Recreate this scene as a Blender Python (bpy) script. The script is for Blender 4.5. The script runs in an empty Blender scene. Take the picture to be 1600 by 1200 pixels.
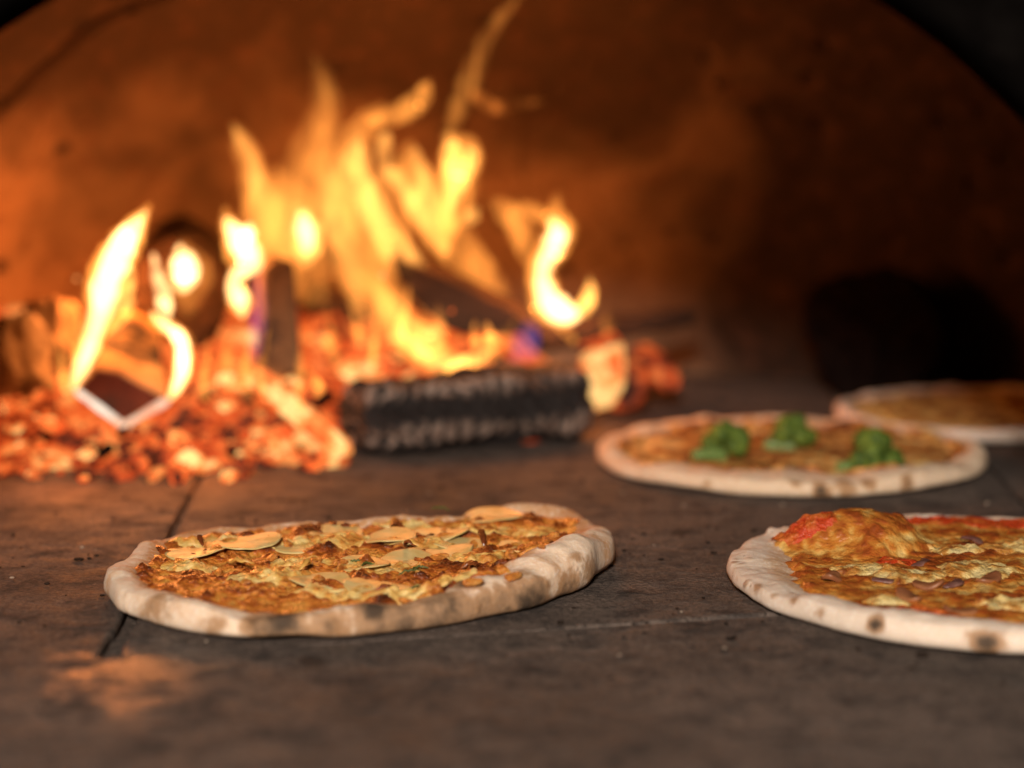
import bpy, bmesh, math, random
from mathutils import Vector, Matrix, noise
random.seed(7)
C = bpy.context.scene.collection
S = bpy.context.scene
PI = math.pi

# ------------------------------------------------------------------ camera numbers
CAM_H = 0.287
PITCH = math.radians(8.3)
F = 3400.0          # focal length in pixels of the 1600 px wide photograph
cp, sp = math.cos(PITCH), math.sin(PITCH)

def ray(px, py):
    x = (px - 800) / F
    y = -(py - 600) / F
    return Vector((x, cp + y * sp, -sp + y * cp))

def at(px, py, Y):
    d = ray(px, py)
    return Vector((0, 0, CAM_H)) + d * (Y / d.y)

def ground(px, py, z=0.0):
    d = ray(px, py)
    return Vector((0, 0, CAM_H)) + d * ((z - CAM_H) / d.z)

def nz(p, s=1.0, o=0.0):
    return noise.noise(Vector((p[0] * s + o, p[1] * s + o * 1.7, p[2] * s - o * 0.6)))

def fb(p, s=1.0, o=0.0, n=4):
    return noise.fractal(Vector((p[0] * s + o, p[1] * s + o * 1.7, p[2] * s - o * 0.6)), 1.0, 2.0, n)

def sm(a, b, x):
    t = max(0.0, min(1.0, (x - a) / (b - a)))
    return t * t * (3 - 2 * t)

# ------------------------------------------------------------------ object helpers

def link_mesh(name, verts, faces, mat, parent=None, loc=None, smooth=True, attrs=None):
    me = bpy.data.meshes.new(name)
    me.from_pydata([tuple(v) for v in verts], [], faces)
    me.update()
    if smooth:
        me.polygons.foreach_set('use_smooth', [True] * len(me.polygons))
    for an, vals in (attrs or {}).items():
        a = me.attributes.new(an, 'FLOAT', 'POINT')
        a.data.foreach_set('value', vals)
    for m in (mat if isinstance(mat, (list, tuple)) else [mat]):
        me.materials.append(m)
    o = bpy.data.objects.new(name, me)
    C.objects.link(o)
    if parent is not None:
        o.parent = parent
    if loc is not None:
        o.location = loc
    return o

def tag(o, label=None, cat=None, group=None, kind=None):
    if label: o['label'] = label
    if cat: o['category'] = cat
    if group: o['group'] = group
    if kind: o['kind'] = kind
    return o

def empty(name, loc=(0, 0, 0)):
    o = bpy.data.objects.new(name, None)
    o.empty_display_size = 0.02
    o.location = loc
    C.objects.link(o)
    return o

# ------------------------------------------------------------------ material helpers
class NT:
    def __init__(self, name):
        self.m = bpy.data.materials.new(name)
        self.m.use_nodes = True
        self.t = self.m.node_tree
        self.t.nodes.clear()
        self.out = self.t.nodes.new('ShaderNodeOutputMaterial')
    def n(self, typ, **kw):
        nd = self.t.nodes.new(typ)
        for k, v in kw.items():
            if hasattr(nd, k):
                setattr(nd, k, v)
            else:
                nd.inputs[k.replace('_', ' ')].default_value = v
        return nd
    def l(self, a, b):
        self.t.links.new(a, b)
    def coord(self, scale=(1, 1, 1), src='Object'):
        tc = self.n('ShaderNodeTexCoord')
        mp = self.n('ShaderNodeMapping')
        mp.inputs['Scale'].default_value = scale
        self.l(tc.outputs[src], mp.inputs['Vector'])
        return mp.outputs['Vector']
    def noise(self, vec, scale, detail=5, rough=0.6, dist=0.0):
        nd = self.n('ShaderNodeTexNoise')
        nd.inputs['Scale'].default_value = scale
        nd.inputs['Detail'].default_value = detail
        nd.inputs['Roughness'].default_value = rough
        nd.inputs['Distortion'].default_value = dist
        self.l(vec, nd.inputs['Vector'])
        return nd.outputs['Fac']
    def voro(self, vec, scale, feature='F1'):
        nd = self.n('ShaderNodeTexVoronoi', feature=feature)
        nd.inputs['Scale'].default_value = scale
        self.l(vec, nd.inputs['Vector'])
        return nd.outputs['Distance']
    def ramp(self, fac, stops, interp='LINEAR'):
        nd = self.n('ShaderNodeValToRGB')
        cr = nd.color_ramp
        cr.interpolation = interp
        while len(cr.elements) < len(stops):
            cr.elements.new(0.5)
        for e, (p, c) in zip(cr.elements, stops):
            e.position = p
            e.color = tuple(c) + (1,) if len(c) == 3 else c
        self.l(fac, nd.inputs['Fac'])
        return nd.outputs['Color']
    def vramp(self, fac, a, b, lo=0.0, hi=1.0):
        nd = self.n('ShaderNodeMapRange', interpolation_type='SMOOTHSTEP')
        nd.inputs['From Min'].default_value = a
        nd.inputs['From Max'].default_value = b
        nd.inputs['To Min'].default_value = lo
        nd.inputs['To Max'].default_value = hi
        self.l(fac, nd.inputs['Value'])
        return nd.outputs['Result']
    def mix(self, fac, a, b, mode='MIX'):
        nd = self.n('ShaderNodeMix', data_type='RGBA', blend_type=mode)
        for s, v in ((nd.inputs['Factor'], fac), (nd.inputs[6], a), (nd.inputs[7], b)):
            if hasattr(v, 'is_output'):
                self.l(v, s)
            elif isinstance(v, (int, float)):
                s.default_value = v
            else:
                s.default_value = tuple(v) + (1,)
        return nd.outputs[2]
    def math(self, op, a, b=0.5, clamp=False):
        nd = self.n('ShaderNodeMath', operation=op)
        nd.use_clamp = clamp
        for s, v in ((nd.inputs[0], a), (nd.inputs[1], b)):
            if hasattr(v, 'is_output'):
                self.l(v, s)
            else:
                s.default_value = v
        return nd.outputs[0]
    def attr(self, name):
        nd = self.n('ShaderNodeAttribute')
        nd.attribute_name = name
        return nd.outputs['Fac']
    def bump(self, h, strength=0.5, dist=0.002, nrm=None):
        nd = self.n('ShaderNodeBump')
        nd.inputs['Strength'].default_value = strength
        nd.inputs['Distance'].default_value = dist
        self.l(h, nd.inputs['Height'])
        if nrm is not None:
            self.l(nrm, nd.inputs['Normal'])
        return nd.outputs['Normal']
    def bsdf(self, color, rough=0.8, spec=0.3, normal=None, emit=None, estr=1.0, sss=0.0):
        nd = self.n('ShaderNodeBsdfPrincipled')
        def put(s, v):
            if hasattr(v, 'is_output'): self.l(v, s)
            elif isinstance(v, (int, float)): s.default_value = v
            else: s.default_value = tuple(v) + (1,)
        put(nd.inputs['Base Color'], color)
        put(nd.inputs['Roughness'], rough)
        put(nd.inputs['Specular IOR Level'], spec)
        if normal is not None: self.l(normal, nd.inputs['Normal'])
        if emit is not None:
            put(nd.inputs['Emission Color'], emit)
            put(nd.inputs['Emission Strength'], estr)
        if sss:
            nd.inputs['Subsurface Weight'].default_value = sss
            nd.inputs['Subsurface Radius'].default_value = (0.006, 0.003, 0.0015)
            nd.inputs['Subsurface Scale'].default_value = 1.0
        self.l(nd.outputs['BSDF'], self.out.inputs['Surface'])
        return self.m

# ------------------------------------------------------------------ materials
def mat_floor():
    t = NT('fire_brick_floor')
    v = t.coord()
    n1 = t.noise(v, 6, 6, 0.65)
    n2 = t.noise(v, 38, 6, 0.7, 0.3)
    n3 = t.noise(v, 330, 3, 0.75)
    n4 = t.noise(t.coord((3.5, 16, 1)), 5, 6, 0.7, 0.4)
    base = t.ramp(n1, [(0.3, (0.082, 0.062, 0.051)), (0.5, (0.152, 0.114, 0.094)), (0.7, (0.225, 0.168, 0.138))])
    col = t.mix(t.vramp(n2, 0.45, 0.7), base, (0.042, 0.034, 0.031))
    col = t.mix(t.vramp(n4, 0.52, 0.70, 0, 0.6), col, (0.17, 0.135, 0.118))
    soot = t.vramp(t.noise(v, 24, 3, 0.5, 0.2), 0.64, 0.72)
    col = t.mix(t.math('MULTIPLY', soot, 0.8), col, (0.016, 0.013, 0.012))
    flour = t.vramp(t.noise(v, 55, 5, 0.75), 0.60, 0.78, 0, 0.40)
    col = t.mix(flour, col, (0.34, 0.30, 0.27))
    col = t.mix(t.vramp(n3, 0.40, 0.62, 0.0, 0.65), col, (0.024, 0.019, 0.017))
    # a spot added on the threshold to catch a pool of firelight, by polish
    sx = t.n('ShaderNodeSeparateXYZ'); t.l(v, sx.inputs[0])
    gx = t.math('DIVIDE', t.math('SUBTRACT', sx.outputs['X'], ground(215, 1045).x), 0.050)
    gy = t.math('DIVIDE', t.math('SUBTRACT', sx.outputs['Y'], ground(215, 1052).y), 0.085)
    g = t.math('SQRT', t.math('ADD', t.math('MULTIPLY', gx, gx), t.math('MULTIPLY', gy, gy)))
    g = t.math('ADD', g, t.math('MULTIPLY', t.math('SUBTRACT', n2, 0.5), 1.6))
    shine = t.vramp(g, 1.05, 0.25)
    h = t.math('ADD', t.math('MULTIPLY', n2, 1.2), t.math('MULTIPLY', n3, 0.7))
    h = t.math('ADD', h, t.math('MULTIPLY', n4, 0.8))
    nb = t.bump(h, 1.0, 0.004)
    rough = t.math('SUBTRACT', t.vramp(n2, 0.3, 0.7, 0.62, 0.9), t.math('MULTIPLY', shine, 0.34))
    spec = t.math('ADD', t.math('MULTIPLY', shine, 0.6), 0.25)
    return t.bsdf(col, rough, spec, nb)

def mat_dome():
    t = NT('refractory_clay')
    v = t.coord()
    n1 = t.noise(v, 5, 5, 0.6, 0.4)
    n2 = t.noise(v, 26, 6, 0.65)
    pits = t.voro(v, 26)
    pitn = t.noise(v, 9, 2)
    base = t.ramp(n1, [(0.3, (0.26, 0.15, 0.085)), (0.5, (0.38, 0.235, 0.14)), (0.7, (0.46, 0.31, 0.19))])
    base = t.mix(t.vramp(n2, 0.35, 0.7, 0, 0.5), base, (0.27, 0.17, 0.10))
    # soot plus painted shade: darker towards the crown and right, away from the fire
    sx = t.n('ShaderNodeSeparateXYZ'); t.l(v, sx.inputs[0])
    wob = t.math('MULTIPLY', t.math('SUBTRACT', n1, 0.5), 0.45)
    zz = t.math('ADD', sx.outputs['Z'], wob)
    soot_shade_top = t.vramp(zz, 0.09, 0.30, 0, 0.93)
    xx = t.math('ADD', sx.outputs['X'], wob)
    soot_shade_r = t.vramp(xx, -0.06, 0.21, 0, 0.97)
    soot = t.math('MAXIMUM', soot_shade_top, soot_shade_r)  # soot and shade together, mixed into the clay colour
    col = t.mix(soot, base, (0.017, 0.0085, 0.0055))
    pm = t.math('MULTIPLY', t.vramp(pits, 0.26, 0.10), t.vramp(pitn, 0.42, 0.54))
    col = t.mix(t.math('MULTIPLY', pm, 0.85), col, (0.02, 0.012, 0.01))
    # a hairline crack climbing the back of the vault
    cw = t.math('ADD', sx.outputs['X'], t.math('MULTIPLY', t.math('SUBTRACT', n2, 0.5), 0.02))
    crack = t.vramp(t.math('ABSOLUTE', t.math('SUBTRACT', cw, -0.03)), 0.005, 0.001)
    crack = t.math('MULTIPLY', crack, t.math('MULTIPLY', t.vramp(sx.outputs['Z'], 0.16, 0.2), t.vramp(sx.outputs['Z'], 0.31, 0.26)))
    col = t.mix(t.math('MULTIPLY', crack, 0.5), col, (0.03, 0.018, 0.012))
    col = t.mix(t.vramp(t.noise(v, 48, 5, 0.75), 0.48, 0.68, 0, 0.6), col, (0.09, 0.042, 0.024))
    h = t.math('ADD', t.math('MULTIPLY', n2, 1.0), t.math('MULTIPLY', pm, -1.2))
    nb = t.bump(h, 0.8, 0.006)
    return t.bsdf(col, 0.9, 0.2, nb)

def mat_black(name='sooty_black', col=(0.012, 0.009, 0.008)):
    t = NT(name)
    v = t.coord()
    n = t.noise(v, 60, 5, 0.6)
    c = t.mix(t.vramp(n, 0.4, 0.7), col, tuple(x * 1.8 for x in col))
    return t.bsdf(c, 1.0, 0.0, t.bump(n, 0.6, 0.003))

def mat_char():
    t = NT('charred_wood')
    v = t.coord()
    n = t.noise(v, 90, 6, 0.7)
    n2 = t.noise(v, 30, 4, 0.6)
    ash = t.attr('ash')
    a = t.vramp(t.math('ADD', ash, t.math('MULTIPLY', t.math('SUBTRACT', n, 0.5), 0.5)), 0.42, 1.0)
    c = t.mix(a, (0.012, 0.008, 0.007), t.ramp(n2, [(0.35, (0.14, 0.088, 0.066)), (0.65, (0.34, 0.245, 0.195))]))
    return t.bsdf(c, 0.75, 0.3, t.bump(n, 0.9, 0.003))

def mat_wood(name, c0, c1, c2, grain=(3, 30, 30)):
    t = NT(name)
    v = t.coord(grain)
    n = t.noise(v, 4, 6, 0.65, 0.6)
    v2 = t.coord()
    b = t.noise(v2, 18, 4, 0.6)
    c = t.ramp(n, [(0.3, c0), (0.5, c1), (0.7, c2)])
    c = t.mix(t.vramp(b, 0.5, 0.68), c, (0.03, 0.018, 0.012))
    return t.bsdf(c, 0.8, 0.2, t.bump(n, 0.7, 0.003))

def mat_ember(name, strength, stops, scale=42, spread=0.5):
    """glowing coal: the glow breaks up into hot faces, red seams and grey-black ash"""
    t = NT(name)
    v = t.coord()
    oi = t.n('ShaderNodeObjectInfo')
    add = t.n('ShaderNodeVectorMath', operation='ADD')
    sc = t.n('ShaderNodeVectorMath', operation='SCALE')
    sc.inputs[0].default_value = (7.3, 3.1, 5.7)
    t.l(oi.outputs['Random'], sc.inputs['Scale'])
    t.l(v, add.inputs[0]); t.l(sc.outputs[0], add.inputs[1])
    vv = add.outputs[0]
    n = t.noise(vv, scale, 4, 0.6, 0.3)
    n2 = t.noise(vv, scale * 4, 3, 0.6)
    geo = t.n('ShaderNodeNewGeometry')
    heat = t.noise(geo.outputs['Position'], 19, 3, 0.6, 0.5)        # hot and cool zones run through the whole heap
    f = t.math('ADD', n, t.math('MULTIPLY', t.math('SUBTRACT', n2, 0.5), 0.35))
    f = t.math('ADD', f, t.math('MULTIPLY', t.math('SUBTRACT', heat, 0.515), 0.85))
    col = t.ramp(f, stops)
    rnd = t.math('ADD', t.math('MULTIPLY', oi.outputs['Random'], spread), 1.0 - spread / 2)
    st = t.math('MULTIPLY', rnd, strength)
    base = t.mix(t.vramp(n2, 0.4, 0.65), (0.010, 0.008, 0.007), (0.028, 0.022, 0.019))
    return t.bsdf(base, 0.9, 0.1, t.bump(n2, 0.8, 0.003), col, st)

def mat_flame(name, strength, col=(1.0, 0.45, 0.10), streaky=True):
    t = NT(name)
    e = t.n('ShaderNodeEmission')
    e.inputs['Color'].default_value = tuple(col) + (1,)
    if streaky:
        n = t.noise(t.coord((1.0, 1.0, 0.32)), 85, 2, 0.5, 0.8)
        t.l(t.vramp(n, 0.30, 0.68, strength * 0.08, strength * 1.95), e.inputs['Strength'])
    else:
        e.inputs['Strength'].default_value = strength
    t.l(e.outputs[0], t.out.inputs['Volume'])
    return t.m

def mat_crust(name, dough, toast, amount=0.5, seed=0.0):
    t = NT(name)
    v = t.coord()
    mp = t.n('ShaderNodeMapping'); mp.inputs['Location'].default_value = (seed, seed * 2, 0)
    t.l(v, mp.inputs['Vector']); v = mp.outputs['Vector']
    n1 = t.noise(v, 24, 5, 0.6, 0.4)
    n2 = t.noise(v, 85, 5, 0.65)
    n3 = t.noise(v, 420, 3, 0.6)
    char = t.attr('char')
    toastv = t.attr('toast')
    k = t.math('ADD', t.math('ADD', n1, t.math('MULTIPLY', toastv, 0.35)), t.math('MULTIPLY', t.math('SUBTRACT', n2, 0.5), 0.35))
    c = t.mix(t.vramp(k, 0.68 - amount * 0.3, 1.0 - amount * 0.3), dough, toast)
    c = t.mix(t.vramp(n2, 0.3, 0.75, 0.0, 0.35), c, tuple(x * 1.12 for x in dough))
    # floury bloom, blisters and leopard specks
    c = t.mix(t.vramp(n3, 0.48, 0.72, 0.0, 0.45), c, (0.88, 0.82, 0.75))
    bl = t.voro(v, 95)
    blm = t.math('MULTIPLY', t.vramp(bl, 0.42, 0.10), t.vramp(t.noise(v, 30, 3), 0.52, 0.66))
    c = t.mix(t.math('MULTIPLY', blm, 0.65), c, (0.36, 0.17, 0.06))
    sp = t.math('MULTIPLY', t.vramp(t.voro(v, 210), 0.26, 0.08), t.vramp(t.noise(v, 42, 3), 0.55, 0.66))
    c = t.mix(t.math('MULTIPLY', sp, 0.7), c, (0.12, 0.06, 0.03))
    cc = t.math('ADD', char, t.math('MULTIPLY', t.math('SUBTRACT', n2, 0.5), 1.1))
    c = t.mix(t.vramp(cc, 0.06, 0.42, 0, 0.80), c, (0.34, 0.165, 0.06))
    c = t.mix(t.vramp(cc, 0.38, 0.95, 0, 0.92), c, (0.040, 0.028, 0.020))
    h = t.math('ADD', t.math('MULTIPLY', n2, 1.0), t.math('MULTIPLY', n3, 0.35))
    h = t.math('ADD', h, t.math('MULTIPLY', blm, 0.9))
    return t.bsdf(c, 0.78, 0.25, t.bump(h, 0.45, 0.0022), sss=0.12)

def mat_topping(name, stops, scale=60, rough=0.32, seed=0.0, spec=0.5, bumps=0.9):
    t = NT(name)
    v = t.coord()
    mp = t.n('ShaderNodeMapping'); mp.inputs['Location'].default_value = (seed, seed * 2, 0)
    t.l(v, mp.inputs['Vector']); v = mp.outputs['Vector']
    n1 = t.noise(v, scale, 5, 0.65, 0.5)
    n2 = t.noise(v, scale * 4.5, 4, 0.65)
    h = t.attr('hgt')
    f = t.math('ADD', t.math('MULTIPLY', n1, 0.75), t.math('MULTIPLY', n2, 0.25))
    f = t.math('ADD', f, t.math('MULTIPLY', h, 0.30))
    c = t.ramp(f, stops)
    rg = t.vramp(n2, 0.3, 0.7, rough * 0.6, rough * 1.7)
    return t.bsdf(c, rg, spec, t.bump(t.math('ADD', n1, n2), bumps, 0.003), sss=0.05)

def mat_simple(name, c0, c1, scale=120, rough=0.5, spec=0.4, bs=0.5, sss=0.0):
    t = NT(name)
    v = t.coord()
    n = t.noise(v, scale, 4, 0.6)
    c = t.mix(t.vramp(n, 0.35, 0.7), c0, c1)
    return t.bsdf(c, rough, spec, t.bump(n, bs, 0.0015), sss=sss)

M = {}
M['floor'] = mat_floor()
M['dome'] = mat_dome()
M['arch'] = mat_black('unlit_black_arch', (0.0025, 0.002, 0.0018))  # arch coloured near black so that it reads as unlit
M['soot'] = mat_black('sooty_lump', (0.006, 0.004, 0.0035))
M['char'] = mat_char()
M['wood_tan'] = mat_wood('burning_split_wood', (0.22, 0.12, 0.05), (0.42, 0.24, 0.10), (0.54, 0.34, 0.16))
M['wood_dark'] = mat_wood('scorched_bark', (0.018, 0.010, 0.007), (0.042, 0.022, 0.013), (0.085, 0.045, 0.026))
M['wood_mid'] = mat_wood('singed_wood', (0.07, 0.035, 0.016), (0.14, 0.075, 0.032), (0.22, 0.125, 0.055), (14, 14, 14))
M['wood_end'] = mat_wood('scorched_end_grain', (0.05, 0.012, 0.006), (0.085, 0.02, 0.009), (0.11, 0.03, 0.014), (20, 20, 20))
M['ash_wood'] = mat_wood('ashen_wood', (0.14, 0.085, 0.05), (0.30, 0.20, 0.12), (0.45, 0.33, 0.22), (14, 14, 14))
DARK = (0.05, 0.006, 0.002); DULL = (0.35, 0.035, 0.006); RED = (0.80, 0.085, 0.012); ORG = (1.0, 0.19, 0.034); AMB = (1.05, 0.36, 0.085); PALE = (1.15, 0.66, 0.22)
M['ember_bed'] = mat_ember('ember_bed_glow', 1.0, [(0.34, DARK), (0.41, DULL), (0.47, RED), (0.56, ORG), (0.66, AMB), (0.77, PALE)], 30, 0.1)
M['ember_hot'] = mat_ember('ember_hot', 1.2, [(0.34, RED), (0.43, ORG), (0.52, AMB), (0.60, PALE)], 46, 0.5)
M['ember_orange'] = mat_ember('ember_orange', 1.0, [(0.36, DARK), (0.42, DULL), (0.50, RED), (0.58, ORG), (0.68, AMB)], 48, 0.9)
M['ember_red'] = mat_ember('ember_red', 0.85, [(0.40, DARK), (0.48, DULL), (0.58, RED), (0.70, ORG)], 48, 0.9)
M['glow_edge'] = mat_ember('glowing_wood_edge', 1.2, [(0.2, (1.0, 0.4, 0.22)), (0.4, (1.0, 0.62, 0.42)), (0.6, (1.1, 0.9, 0.7))], 40, 0.1)

# ------------------------------------------------------------------ the oven: floor slabs, vault, mouth
def lerp(a, b, t): return a + (b - a) * t

def slab(poly, zt, zb, res=0.012):
    """one floor slab: an n-gon top, rounded worn edges, sides down into the joints"""
    bm = bmesh.new()
    vs = [bm.verts.new((p[0], p[1], zt)) for p in poly]
    f = bm.faces.new(vs)
    if f.normal.z < 0: f.normal_flip()
    r = bmesh.ops.extrude_face_region(bm, geom=[f])
    dn = [g for g in r['geom'] if isinstance(g, bmesh.types.BMVert)]
    for q in dn: q.co.z = zb
    bmesh.ops.recalc_face_normals(bm, faces=bm.faces)
    top = [e for e in bm.edges if all(abs(q.co.z - zt) < 1e-6 for q in e.verts)]
    bmesh.ops.bevel(bm, geom=top, offset=0.0024, segments=2, profile=0.5, affect='EDGES')
    return bm

J1a, J1b = ground(180, 1032), ground(1180, 962)      # joint along the threshold
J2a, J2b = ground(292, 785), ground(182, 1000)       # joint running away from the viewer
d1 = (J1b - J1a).normalized(); n1v = Vector((-d1.y, d1.x, 0))
d2 = (J2a - J2b).normalized()
def on1(x, off=0.0):
    t = (x - J1a.x) / d1.x
    p = J1a + d1 * t + n1v * off
    return (p.x, p.y)
def on2(y, off=0.0):
    t = (y - J2b.y) / d2.y
    p = J2b + d2 * t
    return (p.x + off, y)
def jag1(x0, x1, off, n=46):
    out = []
    for i in range(n + 1):
        x = lerp(x0, x1, i / n)
        out.append(on1(x, off + 0.0022 * fb((x, off * 50, 0), 22, 3) * (0 if i in (0, n) else 1)))
    return out
def jag2(y0, y1, o0, o1, n=40):
    out = []
    for i in range(n + 1):
        y = lerp(y0, y1, i / n)
        out.append(on2(y, lerp(o0, o1, i / n) + 0.0020 * fb((y, o1 * 50, 1), 24, 5) * (0 if i in (0, n) else 1)))
    return out
def floor_mesh():
    bm = bmesh.new()
    gap = 0.003
    yj = J1a.y
    cross = J1a + d1 * ((J2b.x - 0.012 - J1a.x) / d1.x)
    XL, XR, YB, YF = -0.95, 1.0, 2.25, 0.2
    parts = []
    # threshold slab (a few millimetres proud)
    parts.append((slab([(XL, YF), (XR, YF)] + jag1(XR, XL, -gap, 90), 0.001, -0.03)))
    # left slab, with a gap that opens towards the viewer
    parts.append((slab(jag1(XL, on2(cross.y)[0] - 0.006, gap, 40) + jag2(cross.y + 0.02, cross.y + 0.14, -0.0055, -0.0030, 14) + jag2(cross.y + 0.16, YB, -0.0026, -0.002, 40) + [(XL, YB)], 0.0, -0.03)))
    # middle slab, right slab
    xr = 0.33
    parts.append((slab(jag1(on2(cross.y)[0] + 0.006, xr - 0.002, gap, 50) + [(xr - 0.002 + 0.05, YB)] + jag2(YB, cross.y + 0.16, 0.002, 0.0026, 40) + jag2(cross.y + 0.14, cross.y + 0.02, 0.0030, 0.0055, 14), 0.0, -0.03)))
    parts.append((slab(jag1(xr + 0.002, XR, gap, 24) + [(XR, YB), (xr + 0.052, YB)], 0.0, -0.03)))
    verts, faces = [], []
    nthr = len(parts[0].verts)
    for b in parts:
        b.verts.ensure_lookup_table()
        base = len(verts)
        idx = {}
        for i, v in enumerate(b.verts):
            idx[v] = base + i; verts.append(v.co.copy())
        for f in b.faces: faces.append([idx[v] for v in f.verts])
        b.free()
    # bedding sand seen at the bottom of the joints
    base = len(verts)
    verts += [Vector((XL - .05, YF, -0.0055)), Vector((XR + .05, YF, -0.0055)), Vector((XR + .05, YB + .1, -0.0055)), Vector((XL - .05, YB + .1, -0.0055))]
    faces.append([base, base + 1, base + 2, base + 3])
    for v in verts[:nthr]:
        v.z += 0.002 - 0.008 * (v.x + 0.2)
    for v in verts[:base]:
        v.z += 0.0006 * nz((v.x, v.y, 0), 9, 4)
    return verts, faces
v_, f_ = floor_mesh()
fl = link_mesh('floor', v_, f_, M['floor'], smooth=False)
tag(fl, kind='structure')

DC = Vector((0.04, 1.36, 0.0)); DR = 0.68; DH = 0.495
SEAM = 1.75
def dome_point(Y, a, push=0.0):
    """a: 0 at the right foot, pi at the left foot, over the top"""
    u = max(-1.0, min(1.0, (Y - DC.y) / DR))
    k = math.sqrt(max(0.0, 1 - u * u))
    ca, sa = math.cos(a), math.sin(a)
    e = 0.86
    x = DR * k * math.copysign(abs(ca) ** e, ca)
    z = DH * k * (abs(sa) ** e)
    p = Vector((DC.x + x, Y, z - 0.01))
    n = Vector((x / DR ** 2, (Y - DC.y) / DR ** 2, max(z, .02) / DH ** 2)).normalized()
    w = fb(p, 7, 3.1) * 0.010 + fb(p, 22, 8.0) * 0.003
    return p + n * (push - w)
def dome_mesh():
    ys = [1.0 + i * (0.9 / 60) for i in range(60)] + [DC.y + DR * math.sin(t) for t in [math.asin((1.9 - DC.y) / DR) + (PI / 2 - math.asin((1.9 - DC.y) / DR)) * i / 24 for i in range(25)]]
    rows = [(y, 0.0) for y in ys if abs(y - SEAM) > 0.008]
    rows += [(SEAM - .005, 0.0), (SEAM - .004, 0.03), (SEAM + .004, 0.03), (SEAM + .005, 0.0)]
    rows.sort()
    NA = 150
    verts, faces = [], []
    for (y, p) in rows:
        for j in range(NA + 1):
            a = PI * j / NA
            yy = y + (0.006 * nz((a * 3, 0, 0), 1, 5.5) if abs(y - SEAM) < .008 else 0)
            verts.append(dome_point(yy, a, p))
    for i in range(len(rows) - 1):
        for j in range(NA):
            q = i * (NA + 1) + j
            faces.append([q, q + NA + 1, q + NA + 2, q + 1])
    return verts, faces
oven = empty('oven_vault', (DC.x, DC.y, 0))
tag(oven, 'domed clay vault of the oven, fire-lit orange on the left and dark on the right with soot and painted shade', 'oven')
v_, f_ = dome_mesh()
v_ = [v - Vector((DC.x, DC.y, 0)) for v in v_]
link_mesh('dome', v_, f_, M['dome'], oven)

def arch_mesh():
    cx, zc, a, b = -0.024, 0.10, 0.33, 0.263
    inner = [(cx + a, -0.03)]
    N = 60
    for i in range(N + 1):
        t = PI * i / N
        w = 1 + 0.012 * nz((math.cos(t) * 3, math.sin(t) * 3, 0), 1, 2.2)
        inner.append((cx + a * math.cos(t) * w, zc + b * math.sin(t) * w))
    inner.append((cx - a, -0.03))
    outer = [(0.9, -0.03)] + [(cx + 0.95 * math.cos(PI * i / N), zc + 0.75 * math.sin(PI * i / N)) for i in range(N + 1)] + [(-0.9, -0.03)]
    verts, faces = [], []
    Y0, Y1 = 0.95, 1.012
    c = 0.008
    loops = [(outer, Y0), (inner, Y0 - 0, c), (inner, Y0 + c, 0), (inner, Y1 - c, 0), (inner, Y1, c), (outer, Y1)]
    n = len(inner)
    for L in loops:
        off = L[2] if len(L) > 2 else 0
        for (x, z) in L[0]:
            if off:
                dx, dz = x - cx, z - zc
                l = math.hypot(dx, dz)
                x, z = x + dx / l * off, z + dz / l * off
            verts.append(Vector((x, L[1], z)) - Vector((DC.x, DC.y, 0)))
    for k in range(len(loops) - 1):
        for i in range(n - 1):
            q = k * n + i
            faces.append([q, q + 1, q + n + 1, q + n])
    return verts, faces
v_, f_ = arch_mesh()
link_mesh('mouth_arch', v_, f_, M['arch'], oven)

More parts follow.
